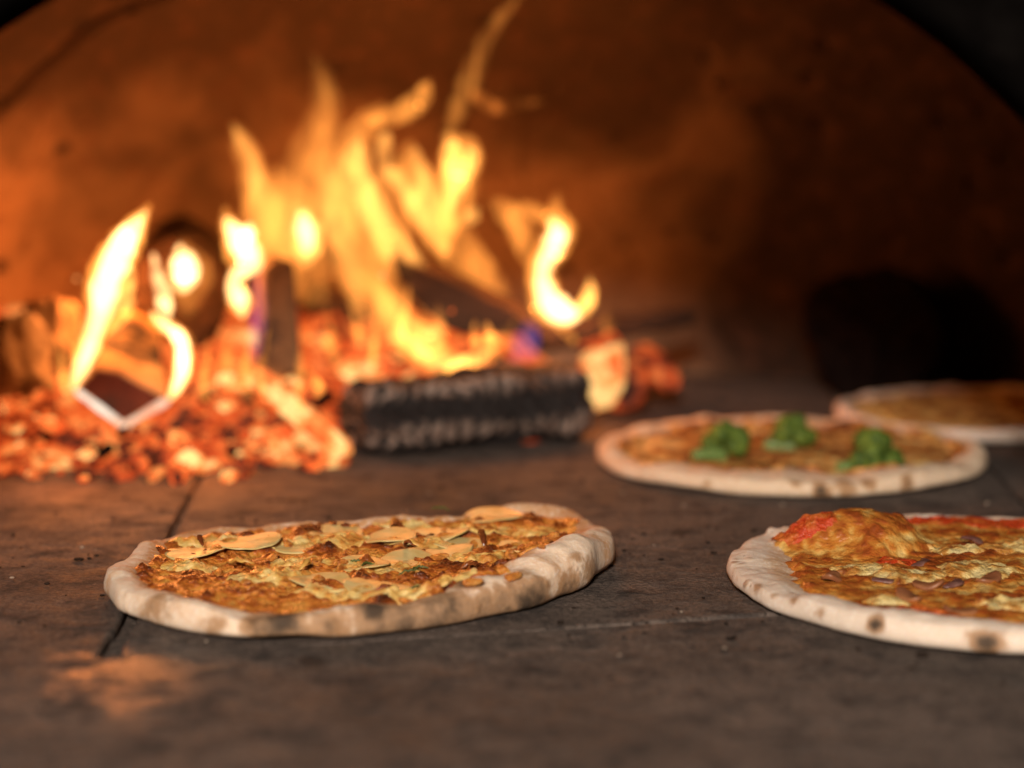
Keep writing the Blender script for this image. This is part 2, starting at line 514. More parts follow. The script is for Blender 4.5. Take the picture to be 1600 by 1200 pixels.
# ------------------------------------------------------------------ generic solids
def solid_log(p0, p1, r0, r1, seg=60, nt=40, amp=0.10, freq=3.0, seed=0.0, squash=1.0, ridges=0, ridge_amp=0.0, cells=0.0, capn=6):
    """a knobbly log along p0-p1 with closed ends; returns local verts about p0, faces, ash values"""
    ax = (p1 - p0); L = ax.length; ax.normalize()
    up = Vector((0, 0, 1)) if abs(ax.z) < 0.8 else Vector((0, 1, 0))
    sx = ax.cross(up).normalized(); sz = sx.cross(ax).normalized()
    verts, faces, ash = [], [], []
    def ringr(t, th):
        r = lerp(r0, r1, t)
        q = Vector((math.cos(th) * 1.2, math.sin(th) * 1.2, t * L / max(r0, r1) * 0.5))
        w = 1 + amp * fb(q, freq * 0.4, seed)
        a = 0.0
        if ridges:
            rg = math.cos(th * ridges + seed + 0.35 * math.sin(t * 9 + seed))
            w += ridge_amp * (abs(rg) ** 0.6 * math.copysign(1, rg) - 0.2)
            a = 0.62 + 0.38 * rg
        if cells:
            cc = math.sin(t * L / 0.0085 * PI * 0.7 + 2.6 * nz((math.cos(th) * 2, math.sin(th) * 2, t * 5 + seed), 1.0) + 1.6 * nz((math.cos(th) * 5, math.sin(th) * 5, t * 19 + seed), 1.0))
            w += cells * (abs(cc) ** 0.5 - 0.6)
            a *= 0.35 + 0.65 * abs(cc)
        return r * w, a
    rows = []
    for k in range(capn, 0, -1):
        rows.append((0.0, 1 - k / capn if k < capn else 0.02))
    for i in range(seg + 1):
        rows.append((i / seg, 1.0))
    for k in range(1, capn + 1):
        rows.append((1.0, 1 - k / capn if k < capn else 0.02))
    for (t, sc) in rows:
        for j in range(nt):
            th = 2 * PI * j / nt
            r, a = ringr(t, th)
            edge = 1.0
            if sc == 1.0:
                edge = 1 - 0.10 * max(0, 1 - min(t, 1 - t) * L / 0.006)
            rr = r * sc * edge
            jag = 0.0
            if sc < 1 or t in (0.0, 1.0):
                jag = (fb((math.cos(th) * sc * 2, math.sin(th) * sc * 2, t), 2.0, seed + 4) * min(r0 * 0.22, .005))
            p = ax * (t * L + jag) + sx * (math.cos(th) * rr) + sz * (math.sin(th) * rr * squash)
            verts.append(p); ash.append(a)
    n = len(rows)
    for i in range(n - 1):
        for j in range(nt):
            q, q2 = i * nt + j, i * nt + (j + 1) % nt
            faces.append([q, q2, q2 + nt, q + nt])
    faces.append(list(range(nt - 1, -1, -1)))
    faces.append([(n - 1) * nt + j for j in range(nt)])
    return verts, faces, ash

def hull(front, back, sub=4, amp=0.0015, freq=60, seed=0.0):
    """a block between two matching polygons of world points, roughened; origin at the first polygon's centre"""
    o = sum(front, Vector()) / len(front)
    bm = bmesh.new()
    a = [bm.verts.new(p - o) for p in front]
    b = [bm.verts.new(p - o) for p in back]
    n = len(a)
    ff = bm.faces.new(a); ff.material_index = 1
    bm.faces.new(b[::-1])
    for i in range(n):
        bm.faces.new([a[i], b[i], b[(i + 1) % n], a[(i + 1) % n]])
    bmesh.ops.recalc_face_normals(bm, faces=bm.faces)
    bmesh.ops.bevel(bm, geom=list(bm.edges), offset=0.0016, segments=2, profile=0.5, affect='EDGES')
    bmesh.ops.triangulate(bm, faces=[f for f in bm.faces if len(f.verts) > 4])
    for _ in range(sub):
        long = [e for e in bm.edges if e.calc_length() > 0.006]
        if not long: break
        bmesh.ops.subdivide_edges(bm, edges=long, cuts=1, use_grid_fill=True)
        bmesh.ops.triangulate(bm, faces=[f for f in bm.faces if len(f.verts) > 4])
    for v in bm.verts:
        v.co += v.normal * (fb(v.co, freq, seed) * amp)
    return bm, o

def bm_obj(name, bm, mats, parent=None, loc=None, smooth=True):
    me = bpy.data.meshes.new(name)
    bm.to_mesh(me); bm.free()
    if smooth: me.polygons.foreach_set('use_smooth', [True] * len(me.polygons))
    for m in mats: me.materials.append(m)
    o = bpy.data.objects.new(name, me); C.objects.link(o)
    if parent: o.parent = parent
    if loc is not None: o.location = loc
    return o

# ------------------------------------------------------------------ pizzas
def pizza(name, label, centre, outline, rim_w, rim_h, crust_mat, top_mat, chars, seed, bump_amp, base_h=0.007,
          wfun=None, hfun=None, top_extra=None, top_name='cheese_topping', cover=0.72, toast_th=None, NTH=300, top_edge_n=0.16):
    root = empty(name, (centre.x, centre.y, 0.0015))
    tag(root, label, 'pizza')
    # outline: world ground points -> radius by angle, smoothed
    pts = [((p - centre).x, (p - centre).y) for p in outline]
    ang = sorted((math.atan2(y, x) % (2 * PI), math.hypot(x, y)) for x, y in pts)
    def rad_raw(th):
        th %= 2 * PI
        for i in range(len(ang)):
            a0, r0 = ang[i - 1]; a1, r1 = ang[i]
            if i == 0: a0 -= 2 * PI
            t = th
            if i == 0 and t > a1: continue
            if a0 <= t <= a1:
                k = (t - a0) / max(1e-6, a1 - a0); k = k * k * (3 - 2 * k)
                return lerp(r0, r1, k)
        a0, r0 = ang[-1]; a1, r1 = ang[0][0] + 2 * PI, ang[0][1]
        k = (th - a0) / max(1e-6, a1 - a0); k = k * k * (3 - 2 * k)
        return lerp(r0, r1, k)
    Rt = [rad_raw(2 * PI * j / NTH) for j in range(NTH)]
    for _ in range(10):
        Rt = [(Rt[j - 1] + 2 * Rt[j] + Rt[(j + 1) % NTH]) / 4 for j in range(NTH)]
    R = []
    for j in range(NTH):
        th = 2 * PI * j / NTH
        q = (math.cos(th), math.sin(th), 0)
        R.append(Rt[j] * (1 + 0.012 * fb(q, 2.6, seed)))
    W, H = [], []
    for j in range(NTH):
        th = 2 * PI * j / NTH
        q = (math.cos(th), math.sin(th), 0.3)
        W.append(rim_w * (1 + 0.28 * fb(q, 1.8, seed + 5)) * (wfun(th) if wfun else 1))
        H.append(rim_h * (1 + 0.34 * fb(q, 2.4, seed + 9)) * (hfun(th) if hfun else 1))
    def ztop(j, r):
        """upper dough surface at radius r (inside the crest side)"""
        th = 2 * PI * j / NTH
        w, h = W[j], H[j]
        d = R[j] - r
        t = max(0.0, min(1.0, d / w))
        # rounded roll: 0 at the outer edge and base_h at the inner end
        roll = math.sin(PI * min(1.0, (t * 0.93 + 0.07)) ** 0.72)
        z = base_h + (h - base_h) * max(0.0, roll) ** 0.8
        p = (math.cos(th) * r, math.sin(th) * r, 0)
        z += fb(p, 60, seed + 2) * 0.0010 + nz(p, 26, seed + 6) * 0.0010 * sm(1.2, .3, t) + fb(p, 150, seed + 3) * 0.0005
        if top_extra: z += top_extra(p, centre)
        return z
    verts, faces, ch, to = [], [], [], []
    NR = 70
    rings = []
    def charv(p):
        c = 0.0
        for (cx_, cy_, cz_, s, a) in spots:
            dd = math.sqrt((p[0] - cx_) ** 2 + (p[1] - cy_) ** 2 + ((p[2] - cz_) * 1.1) ** 2)
            dd *= 1 + .35 * fb((p[0], p[1], p[2]), 95, s * 900)
            c = max(c, a * (1 - sm(s * 0.1, s * 1.35, dd)))
        return c
    # top, from centre outwards, then outer flank, then underside
    prof = [('t', (i / NR) ** 0.62) for i in range(1, NR + 1)]
    for (kind, f) in prof:
        ring = []
        for j in range(NTH):
            th = 2 * PI * j / NTH
            lip = 0.9962
            r = R[j] * f * lip
            z = ztop(j, r)
            if f == 1.0: z = min(z, H[j] * 0.62)
            p = Vector((math.cos(th) * r, math.sin(th) * r, z))
            ring.append(p)
        rings.append(ring)
    for (fr, fz) in ((1.0, 0.45), (1.0, 0.28), (0.993, 0.14), (0.980, 0.04), (0.955, 0.0), (0.5, 0.0)):
        ring = []
        for j in range(NTH):
            th = 2 * PI * j / NTH
            q = (math.cos(th) * 3, math.sin(th) * 3, fz)
            lift = max(0.0, 0.0022 * fb((math.cos(th), math.sin(th), 0), 1.7, seed + 12)) if fr < 1 else 0
            ring.append(Vector((math.cos(th) * R[j] * fr, math.sin(th) * R[j] * fr, H[j] * fz * (1 + 0.1 * fb(q, 3, seed)) + lift)))
        rings.append(ring)
    verts.append(Vector((0, 0, ztop(0, 0.0))))
    for ring in rings: verts += ring
    verts.append(Vector((0, 0, 0)))
    n = len(rings)
    for j in range(NTH):
        faces.append([0, 1 + j, 1 + (j + 1) % NTH])
    for i in range(n - 1):
        for j in range(NTH):
            a = 1 + i * NTH + j; b = 1 + i * NTH + (j + 1) % NTH
            faces.append([a, a + NTH, b + NTH, b])
    last = len(verts) - 1
    for j in range(NTH):
        a = 1 + (n - 1) * NTH + j; b = 1 + (n - 1) * NTH + (j + 1) % NTH
        faces.append([a, last, b])
    spots = []
    for (px, py, ss, aa) in chars:
        best = None
        for v in verts:
            if v.z < 0.002: continue
            q = v + root.location - Vector((0, 0, CAM_H))
            dep = q.y * cp - q.z * sp
            ux = 800 + F * q.x / dep; uy = 600 - F * (q.y * sp + q.z * cp) / dep
            dd = math.hypot(ux - px, uy - py)
            key = q.y if dd < 7 else q.y + dd
            if best is None or key < best[0]: best = (key, v)
        v = best[1]
        spots.append((v.x, v.y, v.z, ss, aa))
    chars = spots
    for v in verts:
        ch.append(charv(v))
        r = math.hypot(v.x, v.y); th = math.atan2(v.y, v.x) % (2 * PI)
        j = int(th / (2 * PI) * NTH) % NTH
        tt = sm(0.35, 0.8, (R[j] - r) / W[j])
        to.append(tt + (toast_th(th) if toast_th else 0))
    link_mesh('crust', verts, faces, crust_mat, root, attrs={'char': ch, 'toast': to})
    # baked topping layer with a ragged edge lapping up the inside of the rim
    NRT = 95
    tv, tf, hg = [], [], []
    def th_height(p):
        a = fb(p, 55, seed + 21, 4); b = noise.cell(Vector((p[0] * 160, p[1] * 160, seed)))
        c = 1 - abs(fb(p, 120, seed + 31, 3))
        d = noise.voronoi(Vector((p[0] * 105 + seed, p[1] * 105, seed)))[0]
        blob = 1 - sm(0.0, 0.55, d[0])
        return 0.5 * a + 0.35 * (c - 0.7) + 0.55 * blob
    tv.append(Vector((0, 0, ztop(0, 0) + 0.003))); hg.append(0.0)
    zt = {}
    for i in range(1, NRT + 1):
        f = (i / NRT) ** 0.7
        for j in range(NTH):
            th = 2 * PI * j / NTH
            q = (math.cos(th), math.sin(th), 0.7)
            re = R[j] - W[j] * (cover + top_edge_n * 2.2 * fb(q, 5.0, seed + 40) + top_edge_n * fb(q, 16, seed + 41))
            r = re * f
            p = (math.cos(th) * r, math.sin(th) * r, 0)
            hh = th_height(p)
            edge = sm(1.0, 0.93, f)
            z = ztop(j, r) + (0.0022 + bump_amp * max(-0.35, hh)) * edge - 0.0012 * (1 - edge)
            tv.append(Vector((p[0], p[1], z))); hg.append(hh)
    for j in range(NTH):
        tf.append([0, 1 + j, 1 + (j + 1) % NTH])
    for i in range(NRT - 1):
        for j in range(NTH):
            a = 1 + i * NTH + j; b = 1 + i * NTH + (j + 1) % NTH
            tf.append([a, a + NTH, b + NTH, b])
    link_mesh(top_name, tv, tf, top_mat, root, attrs={'hgt': hg})
    def zat(x, y):
        """height of the topped surface at a local x, y"""
        th = math.atan2(y, x) % (2 * PI); j = int(th / (2 * PI) * NTH) % NTH
        r = math.hypot(x, y)
        return ztop(j, r) + 0.0022 + bump_amp * max(-0.35, th_height((x, y, 0)))
    return root, zat

def loc_on(root, px, py, z):
    p = ground(px, py, z)
    return p.x - root.location.x, p.y - root.location.y

def slice_mesh(rx, ry, th, seed, curl=0.0015):
    """a thin irregular round slice with a softly rounded rim, bowed a little"""
    N, K = 40, 7
    verts, faces = [], []
    prof = [(0.0, 1), (0.4, 1), (0.75, 1), (0.93, 0.85), (1.0, 0.3), (0.97, -0.4), (0.8, -1)]
    for (f, h) in prof:
        for j in range(N):
            a = 2 * PI * j / N
            w = 1 + 0.07 * nz((math.cos(a), math.sin(a), 0), 1.3, seed)
            x, y = math.cos(a) * rx * f * w, math.sin(a) * ry * f * w
            z = h * th / 2 + curl * ((x / rx) ** 2 - (y / ry) ** 2 * 0.4) + 0.0006 * nz((x, y, 0), 140, seed)
            verts.append((x, y, z))
    for i in range(len(prof) - 1):
        for j in range(N):
            a, b = i * N + j, i * N + (j + 1) % N
            faces.append([a, a + N, b + N, b])
    return verts, faces

def strand_mesh(L, r, seed, flat=0.45, arch=0.003):
    rnd = random.Random(seed)
    N, K = 14, 8
    b1 = rnd.uniform(-1.3, 1.3); b2 = rnd.uniform(-1.2, 1.2)
    pts = []
    x = y = 0.0; a = 0.0
    for i in range(N + 1):
        t = i / N
        a += (b1 + b2 * math.sin(t * 5)) * 2.2 / N
        x += math.cos(a) * L / N; y += math.sin(a) * L / N
        z = arch * math.sin(t * PI) * rnd.uniform(0.6, 1.2)
        pts.append(Vector((x, y, z)))
    mid = sum(pts, Vector()) / len(pts)
    verts, faces = [], []
    for i, p in enumerate(pts):
        d = (pts[min(N, i + 1)] - pts[max(0, i - 1)]).normalized()
        s = Vector((-d.y, d.x, 0)).normalized()
        w = r * (0.25 + 0.75 * math.sin(PI * min(1, max(0, i / N)) ** 0.9) ** 0.6) if 0 < i < N else r * 0.2
        for k in range(K):
            q = 2 * PI * k / K
            verts.append(p - Vector((mid.x, mid.y, 0)) + s * (math.cos(q) * w) + Vector((0, 0, math.sin(q) * w * flat)))
    for i in range(N):
        for k in range(K):
            a, b = i * K + k, i * K + (k + 1) % K
            faces.append([a, a + K, b + K, b])
    faces.append(list(range(K))); faces.append([N * K + k for k in range(K - 1, -1, -1)])
    return verts, faces

def mesh_only(name, verts, faces, mat):
    me = bpy.data.meshes.new(name)
    me.from_pydata([tuple(v) for v in verts], [], faces); me.update()
    me.polygons.foreach_set('use_smooth', [True] * len(me.polygons))
    me.materials.append(mat)
    return me

def place(name, me, root, x, y, z, rz=0.0, rx=0.0, ry=0.0):
    o = bpy.data.objects.new(name, me); C.objects.link(o)
    o.parent = root; o.location = (x, y, z); o.rotation_euler = (rx, ry, rz)
    return o

def patch_mesh(zfun, cx_, cy_, rx, ry, seed, lift=0.0012, N=64, K=18, amp=0.0008):
    verts, faces, hg = [], [], []
    verts.append(Vector((0, 0, zfun(cx_, cy_) + lift))); hg.append(0.2)
    for i in range(1, K + 1):
        f = i / K
        for j in range(N):
            a = 2 * PI * j / N
            w = 1 + 0.30 * fb((math.cos(a), math.sin(a), 0), 1.6, seed)
            x, y = math.cos(a) * rx * f * w, math.sin(a) * ry * f * w
            h = fb((x, y, 0), 90, seed)
            z = zfun(cx_ + x, cy_ + y) + lift * (1 - f ** 4) + amp * h - 0.0016 * f ** 6
            verts.append(Vector((x, y, z))); hg.append(h)
    for j in range(N): faces.append([0, 1 + j, 1 + (j + 1) % N])
    for i in range(K - 1):
        for j in range(N):
            a, b = 1 + i * N + j, 1 + i * N + (j + 1) % N
            faces.append([a, a + N, b + N, b])
    return verts, faces, hg
# ---- front pizza: potato slices and caramelised onion on browned cheese
zc = 0.012
front_outline = [ground(*p) for p in
    [(160, 935), (180, 962), (245, 984), (330, 1002), (400, 1008), (500, 1004), (640, 992), (760, 972), (860, 948), (930, 915),
     (962, 880)]] + [ground(px, py, 0.018) for px, py in [(958, 838), (930, 806), (890, 785), (820, 780), (700, 798), (560, 803), (400, 806), (300, 812), (240, 828), (200, 860), (172, 895)]]
pc = sum((Vector(p) for p in front_outline), Vector()) / len(front_outline); pc.z = 0
pc = (ground(560, 910) + ground(560, 896, 0.01)) / 2; pc.z = 0
M['crust_a'] = mat_crust('crust_floury_toasted', (0.80, 0.61, 0.45), (0.52, 0.24, 0.08), 0.72, 1.0)
M['cheese_a'] = mat_topping('browned_cheese', [(0.28, (0.76, 0.50, 0.17)), (0.40, (0.72, 0.33, 0.065)), (0.49, (0.58, 0.18, 0.028)), (0.58, (0.30, 0.065, 0.012)), (0.72, (0.08, 0.02, 0.007))], 60, 0.20, 2.0, 0.6)
char_shade_a = []  # char spots; those low on the front right also paint its shade
for (px, py, z, s, a) in [(835, 940, .008, .020, .85), (790, 950, .009, .016, .7), (700, 962, .008, .026, .66), (640, 972, .010, .018, .70), (600, 975, .008, .016, .6), (890, 925, .010, .014, .7), (930, 900, .010, .014, .5), (670, 960, .012, .014, .6), (760, 945, .012, .014, .6), (590, 948, .020, .012, .95),
                          (440, 965, .010, .020, .85), (395, 972, .009, .012, .75), (235, 952, .008, .014, .42), (330, 975, .008, .012, .35), (725, 905, .021, .010, .9), (745, 888, .022, .009, .75), (520, 978, .009, .012, .7), (905, 862, .02, .006, .5), (285, 815, .02, .010, .55)]:
    char_shade_a.append((px, py, s, a))
def hf_a(th):
    d = abs(((th - math.radians(-2)) + PI) % (2 * PI) - PI)
    d2_ = abs(((th - math.radians(140)) + PI) % (2 * PI) - PI)
    return 1 + 0.75 * math.exp(-(d / 0.55) ** 2) - 0.22 * math.exp(-(d2_ / 0.8) ** 2)
def wf_a(th):
    d = abs(((th - math.radians(-25)) + PI) % (2 * PI) - PI)
    d2_ = abs(((th - math.radians(110)) + PI) % (2 * PI) - PI)
    d3_ = abs(((th - math.radians(8)) + PI) % (2 * PI) - PI)
    return 1 + 0.9 * math.exp(-(d / 0.45) ** 2) + 0.9 * math.exp(-(d3_ / 0.5) ** 2) - 0.4 * math.exp(-(d2_ / 0.9) ** 2)
pa, za = pizza('pizza', 'front pizza in focus, topped with pale potato slices and dark caramelised onion', pc, [Vector((p.x, p.y, 0)) for p in front_outline],
               0.021, 0.0138, M['crust_a'], M['cheese_a'], char_shade_a, 3.0, 0.0050, base_h=0.0085, cover=0.62, wfun=wf_a, hfun=hf_a, toast_th=lambda th: 0.65 * sm(-0.1, 0.8, math.sin(th)))
M['melt_a'] = mat_topping('molten_pale_cheese', [(0.34, (0.78, 0.58, 0.24)), (0.52, (0.74, 0.46, 0.13)), (0.64, (0.60, 0.24, 0.045)), (0.78, (0.24, 0.06, 0.012))], 75, 0.2, 9.0, 0.6, 0.6)
for i, (px, py, rx, ry) in enumerate([(330, 846, .022, .016), (450, 850, .020, .016), (420, 900, .024, .018), (540, 845, .02, .016), (590, 885, .026, .018), (660, 850, .022, .016), (700, 915, .022, .012),
                                      (620, 930, .024, .010), (520, 925, .022, .012), (740, 870, .018, .014), (760, 830, .02, .014), (640, 822, .02, .012), (480, 880, .02, .014), (830, 830, .016, .014), (300, 885, .018, .012)]):
    x, y = loc_on(pa, px, py, 0.013)
    v_, f_, h_ = patch_mesh(za, x, y, rx, ry, 140 + i, 0.0022, amp=0.0016)
    o = link_mesh('melted_cheese', v_, f_, M['melt_a'], pa, attrs={'hgt': h_}); o.location = (x, y, 0)
M['potato'] = mat_simple('baked_potato', (0.68, 0.55, 0.25), (0.60, 0.42, 0.14), 70, 0.36, 0.45, 0.5, 0.12)
M['onion'] = mat_simple('caramelised_onion', (0.11, 0.026, 0.008), (0.26, 0.075, 0.018), 90, 0.2, 0.6, 0.5)
M['onion_gold'] = mat_simple('golden_onion', (0.50, 0.24, 0.05), (0.62, 0.38, 0.10), 90, 0.25, 0.6, 0.5)
M['herb'] = mat_simple('herb_green', (0.05, 0.075, 0.015), (0.10, 0.13, 0.03), 90, 0.5, 0.4, 0.5)
pm = [mesh_only('potato_slice', *slice_mesh(0.0205 * k, 0.0205 * k2, 0.0013, s, 0.0020), M['potato']) for s, k, k2 in ((1, 1, .95), (2, .85, .8), (3, .9, .75))]
for i, (px, py, m) in enumerate([(772, 806, 0), (715, 846, 1), (688, 833, 2), (525, 828, 1), (610, 843, 2), (385, 850, 0), (418, 886, 1), (565, 882, 2), (640, 872, 1), (588, 917, 2),
                                 (690, 858, 2), (305, 862, 1), (470, 850, 2), (800, 850, 1), (500, 905, 1)]):
    x, y = loc_on(pa, px, py, 0.014)
    rnd = random.Random(i)
    place('potato_slice', pm[m], pa, x, y, za(x, y) + (0.0026 if i == 0 else 0.0003), rnd.uniform(0, 6), rnd.uniform(-.10, .10), rnd.uniform(-.10, .10))
om = [mesh_only('onion_shred', *strand_mesh(random.Random(s).uniform(.010, .024), random.Random(s).uniform(.0014, .0026), s, .5, .004), M['onion'] if s % 3 else M['onion_gold']) for s in range(12)]
rnd = random.Random(21)
cnt = 0
clusters = [(400, 822, 60, 9), (300, 850, 50, 18), (640, 822, 60, 10), (850, 845, 60, 12), (740, 890, 55, 10), (560, 860, 90, 20), (450, 905, 90, 15), (330, 885, 55, 10), (590, 800, 90, 6)]
for _try in range(3000):
    if cnt >= 96: break
    cxp, cyp, sx_, sy_ = clusters[cnt % len(clusters)]
    px = rnd.gauss(cxp, sx_ * .5); py = rnd.gauss(cyp, sy_ * .5)
    x, y = loc_on(pa, px, py, 0.013)
    if (x / 0.105) ** 2 + (y / 0.090) ** 2 > 1: continue
    place('onion_shred', om[rnd.randrange(12)], pa, x, y, za(x, y) + rnd.uniform(0.0028, 0.0050), rnd.uniform(0, 6.28), rnd.uniform(-.3, .3), rnd.uniform(-.3, .3))
    cnt += 1
def crumb_mesh(seed, r):
    bm = bmesh.new(); bmesh.ops.create_icosphere(bm, subdivisions=3, radius=r)
    for v in bm.verts:
        v.co *= 1 + .55 * fb(v.co, .7 / r, seed) ; v.co.z *= .6; v.co.x *= 1.5
    vs = [v.co.copy() for v in bm.verts]; fs = [[q.index for q in f.verts] for f in bm.faces]
    bm.free(); return vs, fs
M['crumb'] = mat_topping('crisp_cheese', [(0.3, (0.78, 0.46, 0.13)), (0.48, (0.68, 0.25, 0.04)), (0.66, (0.32, 0.075, 0.014))], 120, 0.17, 1.0, 0.6)
cm = [mesh_only('cheese_crumb', *crumb_mesh(120 + k, .0022 + .0005 * (k % 4)), M['crumb']) for k in range(8)]
rnd = random.Random(5); cnt = 0
for _try in range(900):
    if cnt >= 60: break
    a, q = rnd.uniform(0, 6.28), math.sqrt(rnd.random())
    x, y = math.cos(a) * q * .110, math.sin(a) * q * .098
    place('cheese_crumb', cm[rnd.randrange(8)], pa, x, y, za(x, y) + .0006, rnd.uniform(0, 6.28), rnd.uniform(-.4, .4), rnd.uniform(-.4, .4)); cnt += 1
hm = [mesh_only('rosemary_sprig', *strand_mesh(.013, .0007, 50 + s, 0.9, .002), M['herb']) for s in range(3)]
for i, (px, py) in enumerate([(688, 806), (575, 885), (655, 888), (640, 893), (645, 922), (560, 878)]):
    x, y = loc_on(pa, px, py, 0.015)
    place('rosemary_sprig', hm[i % 3], pa, x, y, za(x, y) + 0.002, 0.7 + i, 0.2 * (i % 3 - 1), 0.25)

# ---- right pizza: tomato, molten cheese, red onion, one big bubble
cr = ground(1137, 893); R2 = 0.152
pc2 = Vector((cr.x + R2 * 0.985, 1.182, 0))
out2 = [pc2 + Vector((math.cos(a) * R2 * (1 + .02 * math.sin(3 * a)), math.sin(a) * R2, 0)) for a in [2 * PI * i / 28 for i in range(28)]]
M['crust_b'] = mat_crust('crust_pale', (0.74, 0.60, 0.48), (0.55, 0.33, 0.17), 0.15, 4.0)
M['cheese_b'] = mat_topping('melted_cheese_on_tomato', [(0.30, (0.68, 0.50, 0.20)), (0.42, (0.66, 0.38, 0.10)), (0.51, (0.52, 0.19, 0.03)), (0.62, (0.34, 0.075, 0.014)), (0.78, (0.12, 0.03, 0.01))], 30, 0.28, 5.0)
def lp2(px, py, z):
    p = ground(px, py, z); return (p.x - pc2.x, p.y - pc2.y, z)
chars_b = [(q[0], q[1], q[3], q[4]) for q in [(1368, 975, .010, .0065, .95), (1540, 1003, .010, .010, .85), (1180, 912, .012, .005, .7), (1240, 930, .010, .004, .5), (1280, 955, .009, .004, .45), (1208, 926, .011, .004, .4)]]
bub = lp2(1335, 840, 0.014)
def bubble_b(p, c):
    d = math.hypot((p[0] - bub[0]) / 0.052, (p[1] - bub[1]) / 0.040) * (1 + .30 * fb(p, 32, 2))
    return 0.0200 * (max(0.0, 1 - d * d) ** 1.35 if d < 1 else 0)
pb, zb = pizza('pizza', 'pizza cut off by the right edge, with pale rim, tomato and one big cheesy blister', pc2, out2,
               0.034, 0.0135, M['crust_b'], M['cheese_b'], chars_b, 17.0, 0.0030, top_extra=bubble_b, cover=0.80,
               wfun=lambda th: 1 - 0.62 * sm(0.15, 0.8, math.sin(th)), hfun=lambda th: 1 - 0.3 * sm(0.3, .9, math.sin(th)))
M['tomato'] = mat_topping('tomato_sauce', [(0.3, (0.60, 0.075, 0.018)), (0.5, (0.52, 0.05, 0.012)), (0.7, (0.6, 0.16, 0.03))], 60, 0.28, 3.0)
for i, (px, py, rx, ry) in enumerate([(1500, 806, .040, .013), (1590, 812, .035, .012), (1262, 842, .018, .016), (1440, 945, .018, .010), (1400, 870, .016, .009)]):
    x, y = loc_on(pb, px, py, 0.014)
    v_, f_, h_ = patch_mesh(zb, x, y, rx, ry, 60 + i)
    o = link_mesh('tomato_sauce', v_, f_, M['tomato'], pb, attrs={'hgt': h_}); o.location = (x, y, 0)
M['mozz'] = mat_topping('mozzarella', [(0.3, (0.76, 0.62, 0.30)), (0.5, (0.72, 0.50, 0.18)), (0.62, (0.56, 0.25, 0.05)), (0.75, (0.28, 0.08, 0.02))], 60, 0.28, 8.0)
for i, (px, py, rx, ry) in enumerate([(1340, 850, .016, .013), (1420, 890, .022, .018), (1530, 880, .024, .022), (1580, 935, .018, .014), (1385, 930, .012, .010), (1490, 850, .018, .012), (1580, 845, .02, .015)]):
    x, y = loc_on(pb, px, py, 0.015 if i else 0.026)
    v_, f_, h_ = patch_mesh(zb, x, y, rx, ry, 80 + i, 0.0024, amp=0.0012)
    o = link_mesh('melted_mozzarella', v_, f_, M['mozz'], pb, attrs={'hgt': h_}); o.location = (x, y, 0)
M['red_onion'] = mat_simple('red_onion', (0.13, 0.05, 0.045), (0.22, 0.11, 0.085), 120, 0.35, 0.5, 0.3, 0.1)
rm = [mesh_only('red_onion_slice', *strand_mesh(.020, .0034, 70 + s, 0.3, .001), M['red_onion']) for s in range(3)]
for i, (px, py) in enumerate([(1440, 868), (1385, 898), (1520, 835), (1490, 905)]):
    x, y = loc_on(pb, px, py, 0.015)
    place('red_onion_slice', rm[i % 3], pb, x, y, zb(x, y) + 0.0002, 0.15 * (i % 3) - 0.1, 0.1, 0.05)
M['ham'] = mat_simple('baked_ham', (0.22, 0.08, 0.035), (0.36, 0.15, 0.06), 80, 0.4, 0.45, 0.5)
hmz = [mesh_only('ham_piece', *slice_mesh(.009, .006, .003, 90 + s, .002), M['ham']) for s in range(3)]
for i, (px, py) in enumerate([(1500, 945), (1300, 895), (1450, 905), (1545, 898), (1420, 925)]):
    x, y = loc_on(pb, px, py, 0.015)
    place('ham_piece', hmz[i % 3], pb, x, y, zb(x, y) + 0.0006, i * 1.3, 0.12 * (i % 2), 0.1)

# ---- broccoli pizza behind
L3, R3 = ground(934, 712, .006), ground(1548, 722, .006)
pc3 = (L3 + R3) / 2; pc3.z = 0
r3 = (R3 - L3).length / 2
pc3.y = ground(1240, 780).y + r3 * 0.93
out3 = [pc3 + Vector((math.cos(a) * r3, math.sin(a) * r3 * .97, 0)) for a in [2 * PI * i / 28 for i in range(28)]]
M['crust_c'] = mat_crust('crust_biscuit', (0.68, 0.50, 0.34), (0.46, 0.24, 0.10), 0.35, 7.0)
M['cheese_c'] = mat_topping('toasted_cheese', [(0.32, (0.78, 0.62, 0.30)), (0.45, (0.66, 0.40, 0.12)), (0.55, (0.38, 0.14, 0.03)), (0.68, (0.12, 0.04, 0.015))], 30, 0.4, 11.0)
chars_c = [(q[0], q[1], q[3], q[4]) for q in [(1285, 765, .010, .008, .8), (1240, 752, .012, .006, .5), (1330, 758, .012, .010, .5), (1420, 757, .010, .007, .6), (1100, 755, .010, .006, .35), (1470, 700, .012, .016, .95), (1360, 752, .012, .008, .5)]]
def wf_c(th):
    d = abs(((th - math.radians(-97)) + PI) % (2 * PI) - PI)
    return (1 + 0.8 * max(0, 1 - d / 0.40)) * (1 + 0.9 * sm(0.2, 0.9, -math.sin(th)))
pcz, zc3 = pizza('pizza', 'thin pizza with three green broccoli florets, right of the charred log', pc3, out3, 0.024, 0.0130, M['crust_c'], M['cheese_c'], chars_c, 29.0, 0.0028,
                 wfun=wf_c, base_h=0.006, cover=0.5)
M['broc'] = mat_simple('broccoli_head', (0.032, 0.068, 0.008), (0.155, 0.215, 0.028), 160, 0.65, 0.3, 1.0)
M['broc_stem'] = mat_simple('broccoli_stem', (0.12, 0.19, 0.045), (0.18, 0.26, 0.08), 90, 0.45, 0.4, 0.3, 0.1)
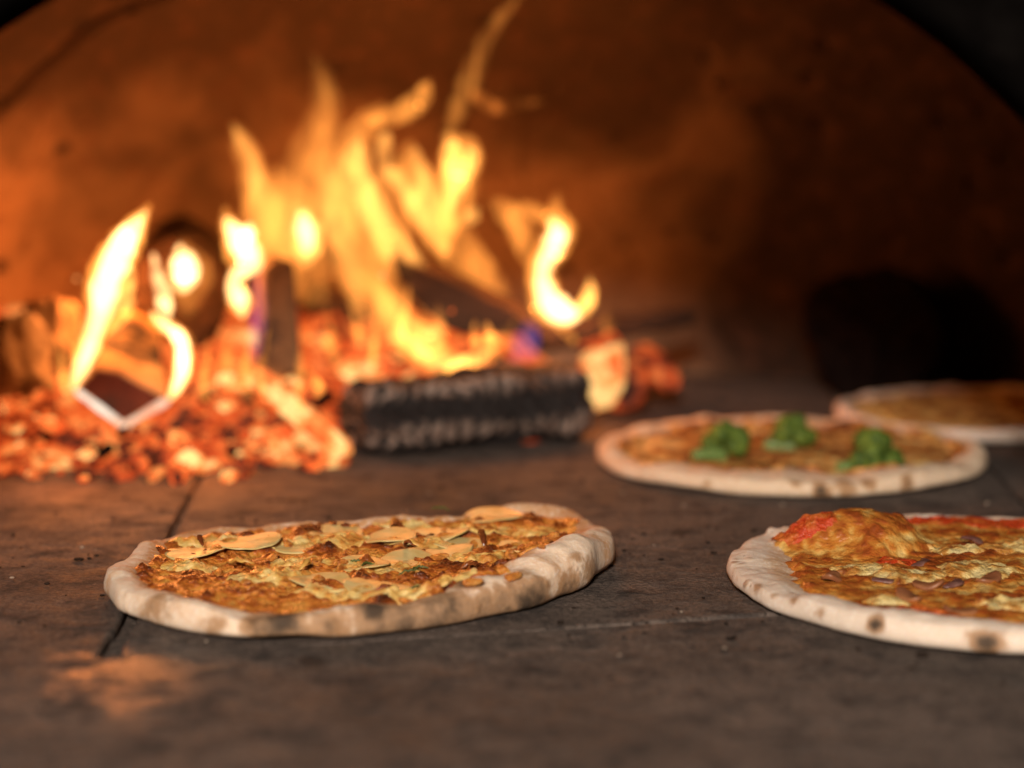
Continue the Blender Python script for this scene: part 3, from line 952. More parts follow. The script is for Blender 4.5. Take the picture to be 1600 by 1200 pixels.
def floret_head(seed, rx, ry, rz):
    rnd = random.Random(seed)
    bm = bmesh.new()
    for i in range(15):
        u = rnd.uniform(-1, 1); a = rnd.uniform(0, 2 * PI); q = math.sqrt(1 - u * u)
        c = Vector((q * math.cos(a) * rx * .68, q * math.sin(a) * ry * .68, abs(u) * rz * .7 + rz * .32))
        rr = rnd.uniform(.32, .5) * min(rx, ry, rz)
        bmesh.ops.create_icosphere(bm, subdivisions=3, radius=rr, matrix=Matrix.Translation(c))
        for k in range(34):
            d = Vector((rnd.gauss(0, 1), rnd.gauss(0, 1), rnd.gauss(0.2, 1))).normalized()
            bmesh.ops.create_icosphere(bm, subdivisions=1, radius=rr * rnd.uniform(.13, .24), matrix=Matrix.Translation(c + d * rr * .92))
    for v in bm.verts:
        v.co += Vector((nz(v.co, 400, 1), nz(v.co, 400, 9), nz(v.co, 400, 17))) * 0.0007
    return bm
for i, (px, py, rx, rz, tilt) in enumerate([(1133, 722, .0185, .017, .2), (1242, 705, .0165, .019, -.2), (1364, 734, .0215, .0175, .35)]):
    x, y = loc_on(pcz, px, py, 0.008)
    o = bm_obj('broccoli_floret', floret_head(200 + i, rx, rx * .9, rz * 1.22), [M['broc']], pcz, (x, y, zc3(x, y) - 0.002))
    o.rotation_euler = (0.1, 0, tilt)
    dirx = -1 if i != 2 else -1
    p0 = Vector((0, 0, .004)); p1 = Vector((dirx * rx * 1.35, -.003, .0055))
    v_, f_, a_ = solid_log(p0, p1, .0058, .0042, 10, 14, .1, 3, 7 + i)
    link_mesh('stem', [p0 + v for v in v_], f_, M['broc_stem'], o)

# ---- far pizza, mostly out of frame
L4 = ground(1297, 662, .006)
r4 = 0.125
pc4 = Vector((L4.x + r4 + 0.012, L4.y, 0))
pc4.y = ground(1600, 695).y + r4 * 0.90
out4 = [pc4 + Vector((math.cos(a) * r4, math.sin(a) * r4 * .95, 0)) for a in [2 * PI * i / 24 for i in range(24)]]
M['crust_d'] = mat_crust('crust_cream', (0.70, 0.56, 0.46), (0.52, 0.30, 0.15), 0.2, 13.0)
M['cheese_d'] = mat_topping('cheese_with_browned_spots', [(0.34, (0.80, 0.64, 0.28)), (0.49, (0.70, 0.46, 0.14)), (0.58, (0.34, 0.12, 0.025)), (0.70, (0.07, 0.025, 0.01))], 26, 0.4, 15.0)
pd, zd = pizza('pizza', 'farthest pizza by the dark back wall, thin pale rim and browned cheese', pc4, out4, 0.016, 0.010, M['crust_d'], M['cheese_d'], [], 41.0, 0.003, base_h=0.005, cover=0.8)

cb = bmesh.new(); rnd = random.Random(61)
for i in range(420):
    y = rnd.uniform(.93, 1.62); x = rnd.uniform(-.36, .40) * y / 1.2
    if y < 1.03 and rnd.random() < .6: continue
    inside = False
    for rt_, rr_ in ((pa, .125), (pb, .16), (pcz, .155)):
        if math.hypot(x - rt_.location.x, y - rt_.location.y) < rr_: inside = True
    if inside and rnd.random() < .97: continue
    if inside: continue
    rad = rnd.uniform(.0004, .0016) * (1.7 if rnd.random() < .08 else 1)
    g_ = bmesh.ops.create_icosphere(cb, subdivisions=1, radius=rad, matrix=Matrix.Translation((x, y, 0.0008 + rad * .3)) @ Matrix.Diagonal((rnd.uniform(.8, 1.8), rnd.uniform(.8, 1.8), .5, 1)))
    mi = 0 if rnd.random() < .88 else 1
    fs_ = {f for v in g_['verts'] for f in v.link_faces}
    for f in fs_: f.material_index = mi
M['black_crumb'] = mat_black('burnt_crumb', (0.02, 0.014, 0.011)); M['pale_crumb'] = mat_simple('flour_crumb', (0.28, 0.21, 0.16), (0.38, 0.30, 0.23), 200, .8, .2)
tag(bm_obj('crumbs', cb, [M['black_crumb'], M['pale_crumb']]), 'burnt crumbs and flour specks scattered over the stone floor', 'crumbs', kind='stuff')

# ------------------------------------------------------------------ fire wood
WG = 'logs burning in the oven'
# charred log lying in front of the fire
pL, pR = ground(548, 722), ground(898, 692)
rl = 0.0285
p0 = Vector((pL.x, pL.y + rl * .8, rl)); p1 = Vector((pR.x, pR.y + rl * .8, rl * 1.02))
v_, f_, a_ = solid_log(p0, p1, rl, rl * 1.06, 190, 130, 0.26, 3.0, 2.0, 1.0, 5, 0.055, 0.085)
o = link_mesh('charred_log', v_, f_, M['char'], None, p0, attrs={'ash': a_})
tag(o, 'thick charred log lying in front of the fire with grey ash on its ridges', 'log', WG)

# split log with a dark cut end pointing at the viewer, its lower edges glowing white
YF_, YB_ = 1.585, 1.70
front = [at(px, py, YF_) for px, py in [(120, 607), (150, 575), (185, 580), (263, 622), (193, 662)]]
back = [at(px, py, YB_) for px, py in [(150, 560), (178, 492), (205, 484), (248, 498), (215, 600)]]
bm, o_ = hull(front, back, 4, 0.0012, 70, 3)
slog = bm_obj('split_log', bm, [M['wood_tan'], M['wood_end']], None, o_)
tag(slog, 'split log with a dark pentagonal cut end facing the viewer, wrapped in white flame', 'log', WG)
def edge_strip(pts, r, name, mat, parent):
    ol = parent.location
    v, f = [], []
    K = 10
    N = len(pts)
    for i, p in enumerate(pts):
        d = (pts[min(N - 1, i + 1)] - pts[max(0, i - 1)]).normalized()
        s = d.cross(Vector((0, 1, 0))).normalized(); u = s.cross(d)
        w = r * (1 + .4 * nz(p, 120, 2)) * (0.3 if i in (0, N - 1) else 1)
        for k in range(K):
            q = 2 * PI * k / K
            v.append(p - ol + s * math.cos(q) * w + u * math.sin(q) * w)
    for i in range(N - 1):
        for k in range(K):
            a, b = i * K + k, i * K + (k + 1) % K
            f.append([a, a + K, b + K, b])
    f.append(list(range(K))); f.append([(N - 1) * K + k for k in range(K)])
    return link_mesh(name, v, f, mat, parent)
def poly_px(pp, Y, n=26):
    out = []
    for i in range(len(pp) - 1):
        for k in range(n):
            t = k / n
            out.append(at(lerp(pp[i][0], pp[i + 1][0], t), lerp(pp[i][1], pp[i + 1][1], t), Y))
    out.append(at(pp[-1][0], pp[-1][1], Y))
    return out
edge_strip(poly_px([(118, 610), (193, 665), (265, 624)], YF_ - .002), .0027, 'glowing_edge', M['glow_edge'], slog)

# round log behind it, end on
c0 = at(280, 470, 1.74); c1 = at(285, 440, 1.86)
v_, f_, a_ = solid_log(c0, c1, 0.038, 0.042, 40, 60, 0.10, 3, 9.0, 1.35)
rlog = link_mesh('round_log', v_, f_, M['wood_dark'], None, c0)
tag(rlog, 'thick dark round log standing end-on behind the split log', 'log', WG)
cut = []
v2, f2, a2 = solid_log(c0 + Vector((0, -.004, 0)), c0 + Vector((0, .002, 0)), 0.033, 0.033, 4, 50, 0.10, 3, 9.0, 1.3)
e = link_mesh('cut_end', [v + Vector((0, -.004, -.002)) for v in v2], f2, M['wood_dark'], rlog)

# upright plank right of it
front = [at(px, py, 1.66) for px, py in [(408, 590), (412, 420), (432, 405), (458, 412), (474, 592)]]
back = [at(px, py, 1.70) for px, py in [(398, 585), (402, 420), (425, 398), (455, 408), (470, 590)]]
bm, o_ = hull(front, back, 4, 0.0016, 60, 5)
pl = bm_obj('upright_split_wood', bm, [M['wood_mid'], M['wood_mid']], None, o_)
tag(pl, 'tan split of firewood standing upright in the embers beside a blue flame', 'firewood', WG)

# dark diagonal slab in the central flames
front = [at(px, py, 1.74) for px, py in [(612, 402), (700, 436), (800, 484), (838, 520), (800, 522), (720, 524), (665, 492), (625, 440)]]
back = [p + Vector((0.004, 0.035, 0.004)) for p in front]
bm, o_ = hull(front, back, 4, 0.0025, 50, 8)
d = bm_obj('slanting_log', bm, [M['wood_dark'], M['wood_dark']], None, o_)
tag(d, 'dark scorched log slanting down to the right through the tallest flames', 'log', WG)
# another behind, lower left
c0 = at(485, 470, 1.84); c1 = at(640, 540, 1.82)
v_, f_, a_ = solid_log(c0, c1, 0.017, 0.019, 60, 40, 0.2, 3, 19.0)
o = link_mesh('back_log', v_, f_, M['wood_dark'], None, c0)
tag(o, 'thin dark log half hidden behind the flames, just right of the upright wood', 'log', WG)
# branch reaching right
c0 = at(838, 530, 1.78); c1 = at(1080, 494, 1.84)
v_, f_, a_ = solid_log(c0, c1, 0.0125, 0.0075, 90, 36, 0.22, 3, 23.0)
o = link_mesh('branch', v_, f_, M['wood_dark'], None, c0)
tag(o, 'dark branch reaching out to the right above the lone glowing coals', 'branch', WG)
# white-hot stick at the right end of the ember heap
c0 = at(395, 585, 1.60); c1 = at(536, 704, 1.555)
v_, f_, a_ = solid_log(c0, c1, 0.0085, 0.0075, 60, 30, 0.25, 3, 27.0)
o = link_mesh('glowing_stick', v_, f_, M['ember_hot'], None, c0)
tag(o, 'white-hot stick slanting down to the left end of the charred log', 'stick')
# ashen pieces at the far left
for i, (px, py, Y, r, lab) in enumerate([(20, 560, 1.62, .024, 'grey-tan ashen lump of wood at the left picture edge'),
                                         (85, 520, 1.68, .019, 'ashen stub of wood standing left of the white flame')]):
    c = at(px, py, Y)
    v_, f_, a_ = solid_log(c - Vector((0.010 * (i - 1), 0.01, r * 1.1)), c + Vector((0, .012, r * 1.1)), r, r * .8, 24, 36, 0.3, 4, 30 + i)
    o = link_mesh('ashen_wood', v_, f_, M['ash_wood'], None, c - Vector((0.010 * (i - 1), 0.01, r * 1.1)))
    tag(o, lab, 'firewood', WG)
c0 = at(52, 560, 1.72); c1 = at(48, 478, 1.74)
v_, f_, a_ = solid_log(c0, c1, .012, .006, 24, 24, .25, 3, 37)
o = link_mesh('charred_stub', v_, f_, M['soot'], None, c0)
tag(o, 'black pointed stub behind the ashen pieces at far left', 'firewood', WG)
# black lump against the back wall on the right
c0 = ground(1372, 612) + Vector((0, -.0, .058)); c0.y = 1.885
c0.x = at(1375, 500, 1.885).x
v_, f_, a_ = solid_log(c0, c0 + Vector((0.012, .07, -.008)), .068, .045, 30, 70, .30, 1.8, 44, .84)
o = link_mesh('black_lump', v_, f_, M['soot'], None, c0)
tag(o, 'big black rounded lump against the back wall, behind the far pizza', 'log', WG)

# ------------------------------------------------------------------ embers
def bed_height(x, y):
    """ember heap: a long low mound on the left that climbs behind the charred log"""
    yf = 1.50 + 0.028 * fb((x, 0, 0), 9, 3) + 0.10 * sm(-.16, -.11, x) + 0.02 * sm(-.3, -.16, x)
    t = sm(yf, yf + 0.16, y)
    h = 0.050 * t + 0.035 * sm(yf + .14, yf + .30, y)
    h *= 1 - sm(-0.02, 0.07, x)
    return h
def bed_mesh():
    nx, ny = 190, 110
    x0, x1, y0, y1 = -0.50, 0.09, 1.46, 1.88
    verts, faces = [], []
    for j in range(ny + 1):
        for i in range(nx + 1):
            x = lerp(x0, x1, i / nx); y = lerp(y0, y1, j / ny)
            h = bed_height(x, y)
            v = noise.voronoi(Vector((x * 62, y * 62, 1.3)))[0]
            lump = (1 - sm(0, .6, v[0])) * 0.005 + fb((x, y, 0), 34, 6) * 0.009
            z = h + lump * sm(0.002, 0.02, h) - 0.004
            verts.append((x, y, z))
    for j in range(ny):
        for i in range(nx):
            a = j * (nx + 1) + i
            q = [a, a + 1, a + nx + 2, a + nx + 1]
            if max(verts[k][2] for k in q) > 0.001 and (verts[a][0] < -.12 or verts[a][1] > 1.65): faces.append(q)
    used = sorted({k for f in faces for k in f}); mp = {k: i for i, k in enumerate(used)}
    return [verts[k] for k in used], [[mp[k] for k in f] for f in faces]
v_, f_ = bed_mesh()
bed = link_mesh('ember_bed', v_, f_, M['ember_bed'])
tag(bed, 'heap of fine glowing embers and ash under the burning logs', 'embers', kind='stuff')

def chunk_mesh(seed, kind):
    rnd = random.Random(seed)
    bm = bmesh.new()
    bmesh.ops.create_icosphere(bm, subdivisions=3, radius=1.0)
    sx_, sy_, sz_ = (rnd.uniform(.8, 1.7), rnd.uniform(.6, 1.0), rnd.uniform(.45, .9))
    planes = [Vector((rnd.gauss(0, 1), rnd.gauss(0, 1), rnd.gauss(0, 1))).normalized() for _ in range(9)]
    for v in bm.verts:
        for p in planes:
            dd = v.co.dot(p)
            if dd > .72: v.co -= p * (dd - .72) * .9
        v.co = Vector((v.co.x * sx_, v.co.y * sy_, v.co.z * sz_))
        v.co *= 1 + .10 * fb(v.co, 1.8, seed)
    me = bpy.data.meshes.new('ember_lump')
    for v in bm.verts: v.co *= 0.011
    bm.to_mesh(me); bm.free()
    me.polygons.foreach_set('use_smooth', [True] * len(me.polygons))
    me.materials.append(M[kind])
    return me
chunks = {k: [chunk_mesh(300 + i * 7 + len(k), k) for i in range(5)] for k in ('ember_hot', 'ember_orange', 'ember_red', 'soot')}
rnd = random.Random(99)
def ember(px, py, kind, scale, group, label, dz=0.0, Y=None):
    # drop it on the heap: march along the view ray until it meets the mound
    d = ray(px, py); p = None
    if Y is None:
        for k in range(240):
            yy = 1.44 + k * 0.0022
            q = at(px, py, yy)
            if q.z <= bed_height(q.x, yy) + 0.004: p = q; break
        if p is None: return None
        p.z = max(p.z, 0.004)
    else:
        p = at(px, py, Y)
    o = bpy.data.objects.new('ember_lump', rnd.choice(chunks[kind])); C.objects.link(o)
    o.location = p + Vector((0, 0, dz)); o.scale = (scale, scale, scale)
    o.rotation_euler = (rnd.uniform(-.6, .6), rnd.uniform(-.6, .6), rnd.uniform(0, 6.28))
    tag(o, label, 'ember', group)
    return o
# front face of the heap
n = 0
for _try in range(3000):
    if n >= 225: break
    px = rnd.uniform(-15, 545); py = rnd.uniform(585, 748)
    if 100 < px < 290 and py < 668: continue
    lim = 752 - max(0, px - 330) * 0.14
    if py > lim: continue
    hot = math.exp(-((px - 90) / 80) ** 2 - ((py - 690) / 45) ** 2) * .6 + .20 + 0.25 * math.exp(-((px - 440) / 60) ** 2)
    r = rnd.random()
    kind = 'ember_hot' if r < hot * .6 else ('ember_orange' if r < hot * .6 + .42 else ('ember_red' if r < .90 or py > 715 else 'soot'))
    lab = {'ember_hot': 'small yellow-hot ember lump in the heap left of the charred log',
           'ember_orange': 'small orange glowing ember lump in the heap left of the charred log',
           'ember_red': 'small dull red ember lump in the heap left of the charred log',
           'soot': 'small unlit black coal lump in the heap left of the charred log'}[kind]
    if ember(px, py, kind, rnd.uniform(.35, 1.0) ** 1.3 * 0.85, {'ember_hot': 'yellow-hot embers in the left heap', 'ember_orange': 'orange embers in the left heap', 'ember_red': 'red embers in the left heap', 'soot': 'black coals in the left heap'}[kind], lab): n += 1
for (px, py, k) in [(300, 722, 1.0), (328, 728, 1.0), (275, 733, .8), (245, 740, .8), (425, 690, 1.0), (505, 712, .8), (488, 718, .7)]:
    ember(px, py, 'ember_hot' if k > .9 else 'ember_orange', k, 'bright embers along the foot of the heap', 'bright ember lump lying at the front foot of the ember heap')
# behind the charred log
n = 0
for _try in range(2000):
    if n >= 45: break
    px = rnd.uniform(480, 800); py = rnd.uniform(495, 592)
    if py < 495 + (px - 560) * .25: continue
    kind = rnd.choice(['ember_hot', 'ember_hot', 'ember_orange', 'ember_orange', 'ember_red'])
    if ember(px, py, kind, rnd.uniform(.7, 1.6), {'ember_hot': 'yellow-hot embers behind the charred log', 'ember_orange': 'orange embers behind the charred log', 'ember_red': 'red embers behind the charred log'}[kind],
             {'ember_hot': 'yellow-hot ember lump behind the charred log', 'ember_orange': 'orange ember lump behind the charred log', 'ember_red': 'dull red ember lump behind the charred log'}[kind],
             Y=1.72 + (592 - py) * .0012): n += 1
# the lone coals right of the log
def coal(pp, Y, dep, mat, label, seed):
    front = [at(px, py, Y) for px, py in pp]
    back = [p + Vector((0.002, dep, 0.004)) for p in front]
    bm, o_ = hull(front, back, 4, 0.0022, 55, seed)
    o = bm_obj('glowing_coal', bm, [M[mat], M[mat]], None, o_)
    tag(o, label, 'coal', 'coals glowing beside the right end of the log')
coal([(905, 570), (930, 556), (972, 552), (976, 600), (955, 634), (918, 648), (912, 612)], 1.74, .03, 'ember_hot', 'brightest yellow coal touching the right end of the charred log', 3)
coal([(972, 580), (1000, 575), (1012, 605), (1000, 632), (972, 642), (950, 636)], 1.755, .03, 'ember_orange', 'orange coal on the floor between the yellow coal and the red coals', 6)
coal([(985, 556), (1010, 548), (1055, 580), (1062, 606), (1040, 612), (1010, 592)], 1.775, .025, 'ember_orange', 'orange-red coal farthest right, leaning over the floor', 9)
coal([(905, 545), (955, 528), (970, 545), (968, 552), (930, 556), (905, 566)], 1.775, .025, 'ember_red', 'dull red coal tucked under the dark branch', 12)

# ------------------------------------------------------------------ flames: closed tongues of glowing gas
fm_cache = {}
def fmat(strength, col, peak):
    key = (round(strength, 1), col)
    if key not in fm_cache:
        fm_cache[key] = mat_flame('flame_gas', strength, col, peak < 3)
    return fm_cache[key]
ORANGE = (1.0, 0.34, 0.055); YEL = (1.0, 0.43, 0.085); WHITE = (1.0, 0.58, 0.22); DEEP = (1.0, 0.27, 0.04); BLUE = (0.10, 0.12, 0.80)
def catmull(P, n):
    out = []
    Q = [P[0]] + P + [P[-1]]
    segs = len(P) - 1
    for s in range(segs):
        a, b, c, d = Q[s], Q[s + 1], Q[s + 2], Q[s + 3]
        for k in range(n):
            t = k / n
            out.append(tuple(0.5 * ((2 * b[i]) + (-a[i] + c[i]) * t + (2 * a[i] - 5 * b[i] + 4 * c[i] - d[i]) * t * t + (-a[i] + 3 * b[i] - 3 * c[i] + d[i]) * t ** 3) for i in range(3)))
    out.append(P[-1])
    return out
tongue_id = [0]
def tongue(name, pts, Y, peak, col, parent=None, depth=1.0):
    """pts: (px, py, half width px). peak: radiance through the thickest place"""
    tongue_id[0] += 1
    sd = tongue_id[0] * 3.7
    pl = catmull(pts, 7)
    wmax = max(p[2] for p in pl) * Y / F
    strength = peak / (2 * wmax * depth)
    W3 = []
    for i, (px, py, w) in enumerate(pl):
        c = at(px, py, Y + 0.018 * nz((i * .12, sd, 0)))
        W3.append((c, max(0.0006, w * Y / F)))
    N = len(W3); K = 20
    o0 = parent.location if parent is not None else W3[0][0].copy()
    v, f = [], []
    for i, (c, w) in enumerate(W3):
        d = (W3[min(N - 1, i + 1)][0] - W3[max(0, i - 1)][0]).normalized()
        s = d.cross(Vector((0, 1, 0))).normalized(); u = s.cross(d).normalized()
        e = 0.12 if i in (0, N - 1) else 1.0
        for k in range(K):
            q = 2 * PI * k / K
            ww = w * (1 + .34 * fb((math.cos(q) * 1.3, math.sin(q) * 1.3, i * .26), 1.1, sd, 3)) * e
            v.append(c - o0 + s * math.cos(q) * ww + u * math.sin(q) * ww * depth)
    for i in range(N - 1):
        for k in range(K):
            a, b = i * K + k, i * K + (k + 1) % K
            f.append([a, a + K, b + K, b])
    f.append(list(range(K - 1, -1, -1))); f.append([(N - 1) * K + k for k in range(K)])
    me = bpy.data.meshes.new(name); me.from_pydata([tuple(x) for x in v], [], f); me.update()
    bm = bmesh.new(); bm.from_mesh(me); bmesh.ops.recalc_face_normals(bm, faces=bm.faces); bm.to_mesh(me); bm.free()
    me.materials.append(fmat(strength, col, peak))
    o = bpy.data.objects.new(name, me); C.objects.link(o)
    if parent is not None: o.parent = parent
    else: o.location = o0
    return o
def flame(label, tongues, Y):
    root = None
    for i, (pts, peak, col) in enumerate(tongues):
        yy = Y + 0.012 * i * (1 if i % 2 else -1)
        o = tongue('flame' if i == 0 else 'flame_tongue', pts, yy, peak, col, root)
        if i == 0:
            root = o
            tag(root, label, 'flame', 'flames of the fire')
    return root

flame('tall white-hot flame rising up the left side of the split log', [
    ([(116, 606, 5), (118, 585, 12), (135, 545, 18), (152, 505, 21), (162, 455, 30), (180, 405, 31), (202, 370, 23), (218, 345, 14), (236, 318, 3)], 2.2, ORANGE),
    ([(116, 608, 4), (122, 590, 10), (138, 545, 13), (152, 505, 15), (163, 455, 22), (180, 405, 24), (201, 368, 17), (216, 348, 9), (228, 330, 3)], 4.6, WHITE),
    ([(165, 525, 4), (186, 500, 10), (202, 478, 8), (212, 465, 2)], 1.0, YEL),
    ([(188, 490, 3), (198, 460, 10), (204, 430, 6), (203, 415, 2)], 1.4, YEL)], 1.60)
flame('wavy white flame edging the right side of the split log', [
    ([(262, 626, 4), (278, 600, 12), (286, 560, 15), (283, 528, 15), (262, 512, 12), (246, 500, 9), (234, 484, 2)], 1.8, ORANGE),
    ([(265, 624, 3), (279, 598, 9), (286, 560, 11), (282, 530, 11), (262, 512, 8), (247, 500, 5), (238, 488, 2)], 5.2, WHITE)], 1.60)
flame('slim yellow flame just above the wavy white one', [
    ([(262, 500, 3), (257, 475, 12), (252, 445, 11), (244, 415, 7), (239, 394, 2)], 2.6, WHITE)], 1.63)
flame('small pale flame in front of the round log end', [
    ([(284, 455, 4), (290, 430, 22), (288, 410, 18), (283, 395, 9), (281, 382, 2)], 4.0, WHITE),
    ([(295, 500, 8), (292, 460, 30), (295, 420, 36), (288, 385, 10), (286, 370, 3)], .55, ORANGE)], 1.70)
flame('twisting white flame left of the upright wood', [
    ([(380, 500, 4), (376, 475, 20), (366, 445, 14), (376, 415, 20), (376, 380, 28), (358, 352, 16), (350, 322, 3)], 1.8, ORANGE),
    ([(380, 496, 3), (374, 465, 15), (364, 438, 10), (390, 412, 16), (378, 380, 20), (362, 356, 12), (352, 340, 3)], 4.6, WHITE),
    ([(378, 385, 6), (388, 365, 12), (390, 350, 3)], 4.0, WHITE)], 1.66)
flame('rounded yellow flame above the upright wood', [
    ([(478, 415, 6), (480, 385, 22), (476, 355, 24), (468, 330, 12), (466, 316, 3)], 1.6, YEL),
    ([(478, 400, 4), (480, 372, 14), (475, 350, 14), (470, 332, 4)], 3.2, WHITE),
    ([(460, 470, 12), (445, 400, 40), (430, 340, 55), (430, 290, 40), (425, 255, 8)], .65, ORANGE)], 1.72)
flame('slender orange flame curling up to a point left of the tall flames', [
    ([(440, 470, 10), (430, 400, 34), (412, 320, 32), (396, 270, 24), (376, 220, 18), (362, 190, 4)], 0.85, ORANGE),
    ([(410, 320, 10), (400, 275, 14), (382, 228, 12), (365, 196, 3)], 0.7, YEL)], 1.76)
flame('faint tall orange flame bending at the top, left of the brightest flames', [
    ([(500, 480, 20), (470, 390, 50), (462, 310, 42), (485, 240, 34), (507, 185, 26), (505, 130, 18), (488, 82, 3)], 0.50, ORANGE),
    ([(470, 350, 20), (480, 280, 22), (505, 210, 18), (508, 150, 12), (498, 110, 3)], 0.35, ORANGE)], 1.80)
flame('broad yellow flame, the leftmost of the tall central ones, streaming down to the log', [
    ([(730, 578, 10), (660, 548, 30), (605, 485, 36), (570, 415, 44), (545, 340, 50), (535, 275, 48), (550, 225, 30), (580, 185, 22), (605, 165, 6)], 0.95, ORANGE),
    ([(700, 520, 8), (640, 420, 24), (590, 340, 26), (562, 265, 24), (556, 225, 12), (562, 205, 4)], 1.1, YEL),
    ([(570, 190, 8), (600, 185, 14), (635, 172, 18), (660, 148, 16), (672, 124, 3)], 0.7, ORANGE),
    ([(560, 480, 8), (545, 420, 18), (530, 350, 24), (525, 280, 22), (535, 235, 5)], 0.6, YEL)], 1.74)
flame('cluster of yellow flame streaks in the middle of the fire', [
    ([(800, 476, 6), (750, 420, 26), (700, 372, 34), (660, 320, 34), (640, 260, 26), (642, 222, 5)], 0.95, ORANGE),
    ([(700, 400, 8), (660, 340, 16), (630, 290, 16), (602, 262, 12), (600, 225, 12), (605, 205, 3)], 0.9, YEL),
    ([(690, 360, 6), (670, 300, 16), (652, 255, 14), (648, 228, 3)], 0.8, YEL),
    ([(620, 430, 10), (610, 380, 30), (600, 320, 30), (610, 260, 14)], 0.5, ORANGE)], 1.77)
flame('double-headed yellow flame right of the middle streaks', [
    ([(690, 400, 8), (698, 345, 26), (712, 290, 34), (718, 245, 32), (706, 215, 16), (704, 202, 3)], 1.2, ORANGE),
    ([(700, 340, 6), (712, 285, 16), (708, 245, 18), (704, 220, 8), (702, 208, 2)], 1.5, YEL),
    ([(715, 300, 6), (732, 265, 13), (738, 240, 10), (736, 228, 3)], 1.1, YEL),
    ([(722, 350, 4), (735, 338, 12), (745, 326, 4)], 0.8, YEL)], 1.75)
flame('thin orange wisp climbing highest towards the top of the vault', [
    ([(700, 215, 6), (708, 190, 12), (722, 155, 15), (738, 115, 17), (752, 75, 13), (776, 35, 10), (806, 0, 5), (815, -12, 2)], 0.36, ORANGE),
    ([(722, 150, 5), (745, 150, 11), (775, 168, 10), (810, 164, 8), (855, 156, 2)], 0.30, DEEP)], 1.80)
flame('yellow flame running under the slanting log down to the charred log', [
    ([(560, 420, 8), (600, 470, 24), (650, 530, 30), (700, 572, 26), (745, 568, 20), (780, 535, 13), (806, 500, 3)], 1.1, ORANGE),
    ([(690, 580, 8), (725, 572, 16), (750, 562, 10), (760, 545, 3)], 2.0, YEL),
    ([(620, 510, 6), (660, 550, 14), (700, 572, 8)], 0.9, YEL)], 1.70)
flame('bright hooked flame standing on the dark branch', [
    ([(905, 492, 6), (875, 490, 26), (850, 465, 26), (846, 420, 20), (862, 385, 24), (876, 358, 22), (868, 330, 14), (874, 298, 3)], 1.5, ORANGE),
    ([(905, 492, 5), (880, 488, 20), (856, 466, 18), (848, 428, 11), (862, 390, 15), (872, 365, 15), (862, 345, 4)], 5.0, WHITE),
    ([(885, 490, 10), (912, 480, 14), (922, 455, 9), (921, 432, 2)], 2.2, YEL)], 1.76)
flame('forked orange flame left of the hooked one', [
    ([(846, 440, 5), (828, 395, 18), (806, 350, 20), (785, 325, 17), (762, 316, 4)], 0.9, ORANGE),
    ([(795, 322, 4), (820, 325, 11), (850, 340, 12), (865, 352, 4)], 0.7, ORANGE)], 1.80)
flame('small blue flame on the left face of the upright wood', [
    ([(395, 570, 4), (398, 540, 12), (402, 490, 13), (404, 440, 9), (408, 405, 2)], 0.14, BLUE)], 1.645)
flame('small blue flame at the right end of the slanting log', [
    ([(800, 570, 5), (818, 545, 22), (826, 520, 18), (828, 498, 3)], 0.18, BLUE)], 1.70)
lowf = random.Random(77)
for (x0, x1, yb, n_, Y_, lab) in [(470, 820, 575, 14, 1.74, 'row of short flames licking up behind the charred log'), (20, 500, 640, 13, 1.64, 'scatter of short flames over the ember heap by the split log'), (885, 960, 535, 2, 1.77, 'short flames on the coals beside the right end of the charred log')]:
    ts = []
    for k in range(n_):
        x = lerp(x0, x1, (k + .5) / n_) + lowf.uniform(-14, 14)
        if 110 < x < 290: x += 200
        h = lowf.uniform(45, 130) * (.6 if x0 > 850 else 1); w_ = lowf.uniform(5, 14); b = yb + lowf.uniform(-25, 10); dx = lowf.uniform(-22, 10)
        ts.append(([(x, b, w_ * .5), (x + lowf.uniform(-6, 6), b - h * .3, w_), (x + dx * .5, b - h * .65, w_ * .6), (x + dx, b - h, 1.5)], lowf.uniform(.45, 1.0), ORANGE))
    flame(lab, ts, Y_)
# drifting orange haze of thin flame over the coals
flame('low veil of thin flame over the embers behind the charred log', [
    ([(470, 560, 10), (560, 545, 40), (680, 560, 40), (800, 565, 10)], 0.30, ORANGE)], 1.80)
flame('low flame lapping the embers right of the split log', [
    ([(290, 650, 8), (330, 600, 45), (400, 600, 45), (480, 620, 12)], 0.35, DEEP),
    ([(10, 690, 8), (60, 640, 60), (150, 690, 50), (260, 700, 30), (400, 690, 8)], 0.25, DEEP)], 1.64)

for (px, py, r, Y, lab) in [(598, 430, .0018, 1.60, 'bright spark floating left of the slanting log'), (706, 486, .0016, 1.60, 'faint spark floating in front of the slanting log'), (120, 436, .0016, 1.66, 'spark drifting left of the tall white flame')]:
    bm = bmesh.new(); bmesh.ops.create_icosphere(bm, subdivisions=2, radius=r)
    for v in bm.verts: v.co *= 1 + .2 * nz(v.co, 900, 1)
    o = bm_obj('spark', bm, [M['ember_hot']], None, at(px, py, Y))
    tag(o, lab, 'spark', 'sparks above the fire')

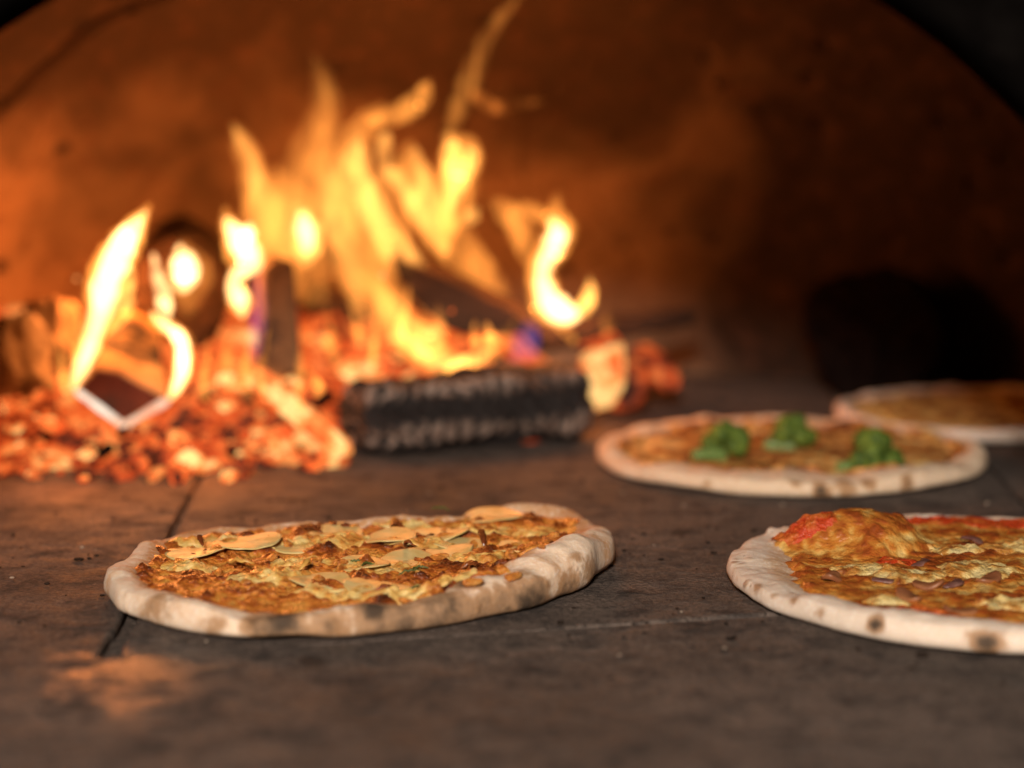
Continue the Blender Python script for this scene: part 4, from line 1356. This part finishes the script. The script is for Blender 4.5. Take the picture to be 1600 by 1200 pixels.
# ------------------------------------------------------------------ lights: the fire itself and the room outside the mouth
def point(name, loc, w, col, r=0.035):
    l = bpy.data.lights.new(name, 'POINT'); l.energy = w; l.color = col; l.shadow_soft_size = r
    o = bpy.data.objects.new(name, l); o.location = loc; C.objects.link(o)
FIRE = (1.0, 0.27, 0.055)
EMBER_GLOW = (1.0, 0.25, 0.05)
point('fire_light', at(160, 440, 1.70), 1.6, FIRE)
point('fire_light', at(380, 400, 1.70), 0.45, FIRE)
point('fire_light', at(600, 300, 1.76), 0.62, FIRE, .05)
point('fire_light', at(720, 280, 1.74), 0.50, FIRE, .05)
point('fire_light', at(870, 430, 1.74), 0.75, FIRE, .03)
def area(name, loc, target, w, size, col):
    l = bpy.data.lights.new(name, 'AREA'); l.energy = w; l.size = size; l.color = col; l.shape = 'DISK'
    o = bpy.data.objects.new(name, l); o.location = loc
    o.rotation_euler = (Vector(target) - Vector(loc)).to_track_quat('-Z', 'Y').to_euler()
    C.objects.link(o)
point('fire_light', at(205, 455, 1.60), 0.28, FIRE, .02)
point('ember_glow', at(110, 690, 1.46), 0.40, EMBER_GLOW, .05)
point('ember_glow', at(330, 700, 1.50), 0.32, EMBER_GLOW, .05)
point('ember_glow', at(985, 600, 1.70), 0.08, EMBER_GLOW, .03)
area('kitchen_light', (-0.20, -1.5, 1.11), (0.05, 1.3, 0.0), 114.0, 0.30, (1.0, 0.88, 0.76))

w = bpy.data.worlds.new('World'); S.world = w; w.use_nodes = True
bg = w.node_tree.nodes.get('Background') or w.node_tree.nodes.new('ShaderNodeBackground')
bg.inputs['Color'].default_value = (0.9, 0.8, 0.7, 1); bg.inputs['Strength'].default_value = 0.003

# ------------------------------------------------------------------ camera and render settings
cam = bpy.data.cameras.new('camera'); co = bpy.data.objects.new('camera', cam); C.objects.link(co)
cam.sensor_width = 36.0; cam.lens = 36.0 * F / 1600
co.location = (0, 0, CAM_H); co.rotation_euler = (PI / 2 - PITCH, 0, 0)
cam.clip_start = 0.05; cam.clip_end = 50
cam.dof.use_dof = True
cam.dof.focus_distance = 1.215
cam.dof.aperture_fstop = 2.75
S.camera = co
S.render.engine = 'CYCLES'
S.cycles.use_denoising = True
S.cycles.max_bounces = 6
S.cycles.transparent_max_bounces = 32
S.cycles.sample_clamp_indirect = 3.0
S.cycles.caustics_reflective = False; S.cycles.caustics_refractive = False
S.view_settings.view_transform = 'Standard'
try: S.view_settings.look = 'None'
except Exception: pass
S.view_settings.exposure = 0; S.view_settings.gamma = 1
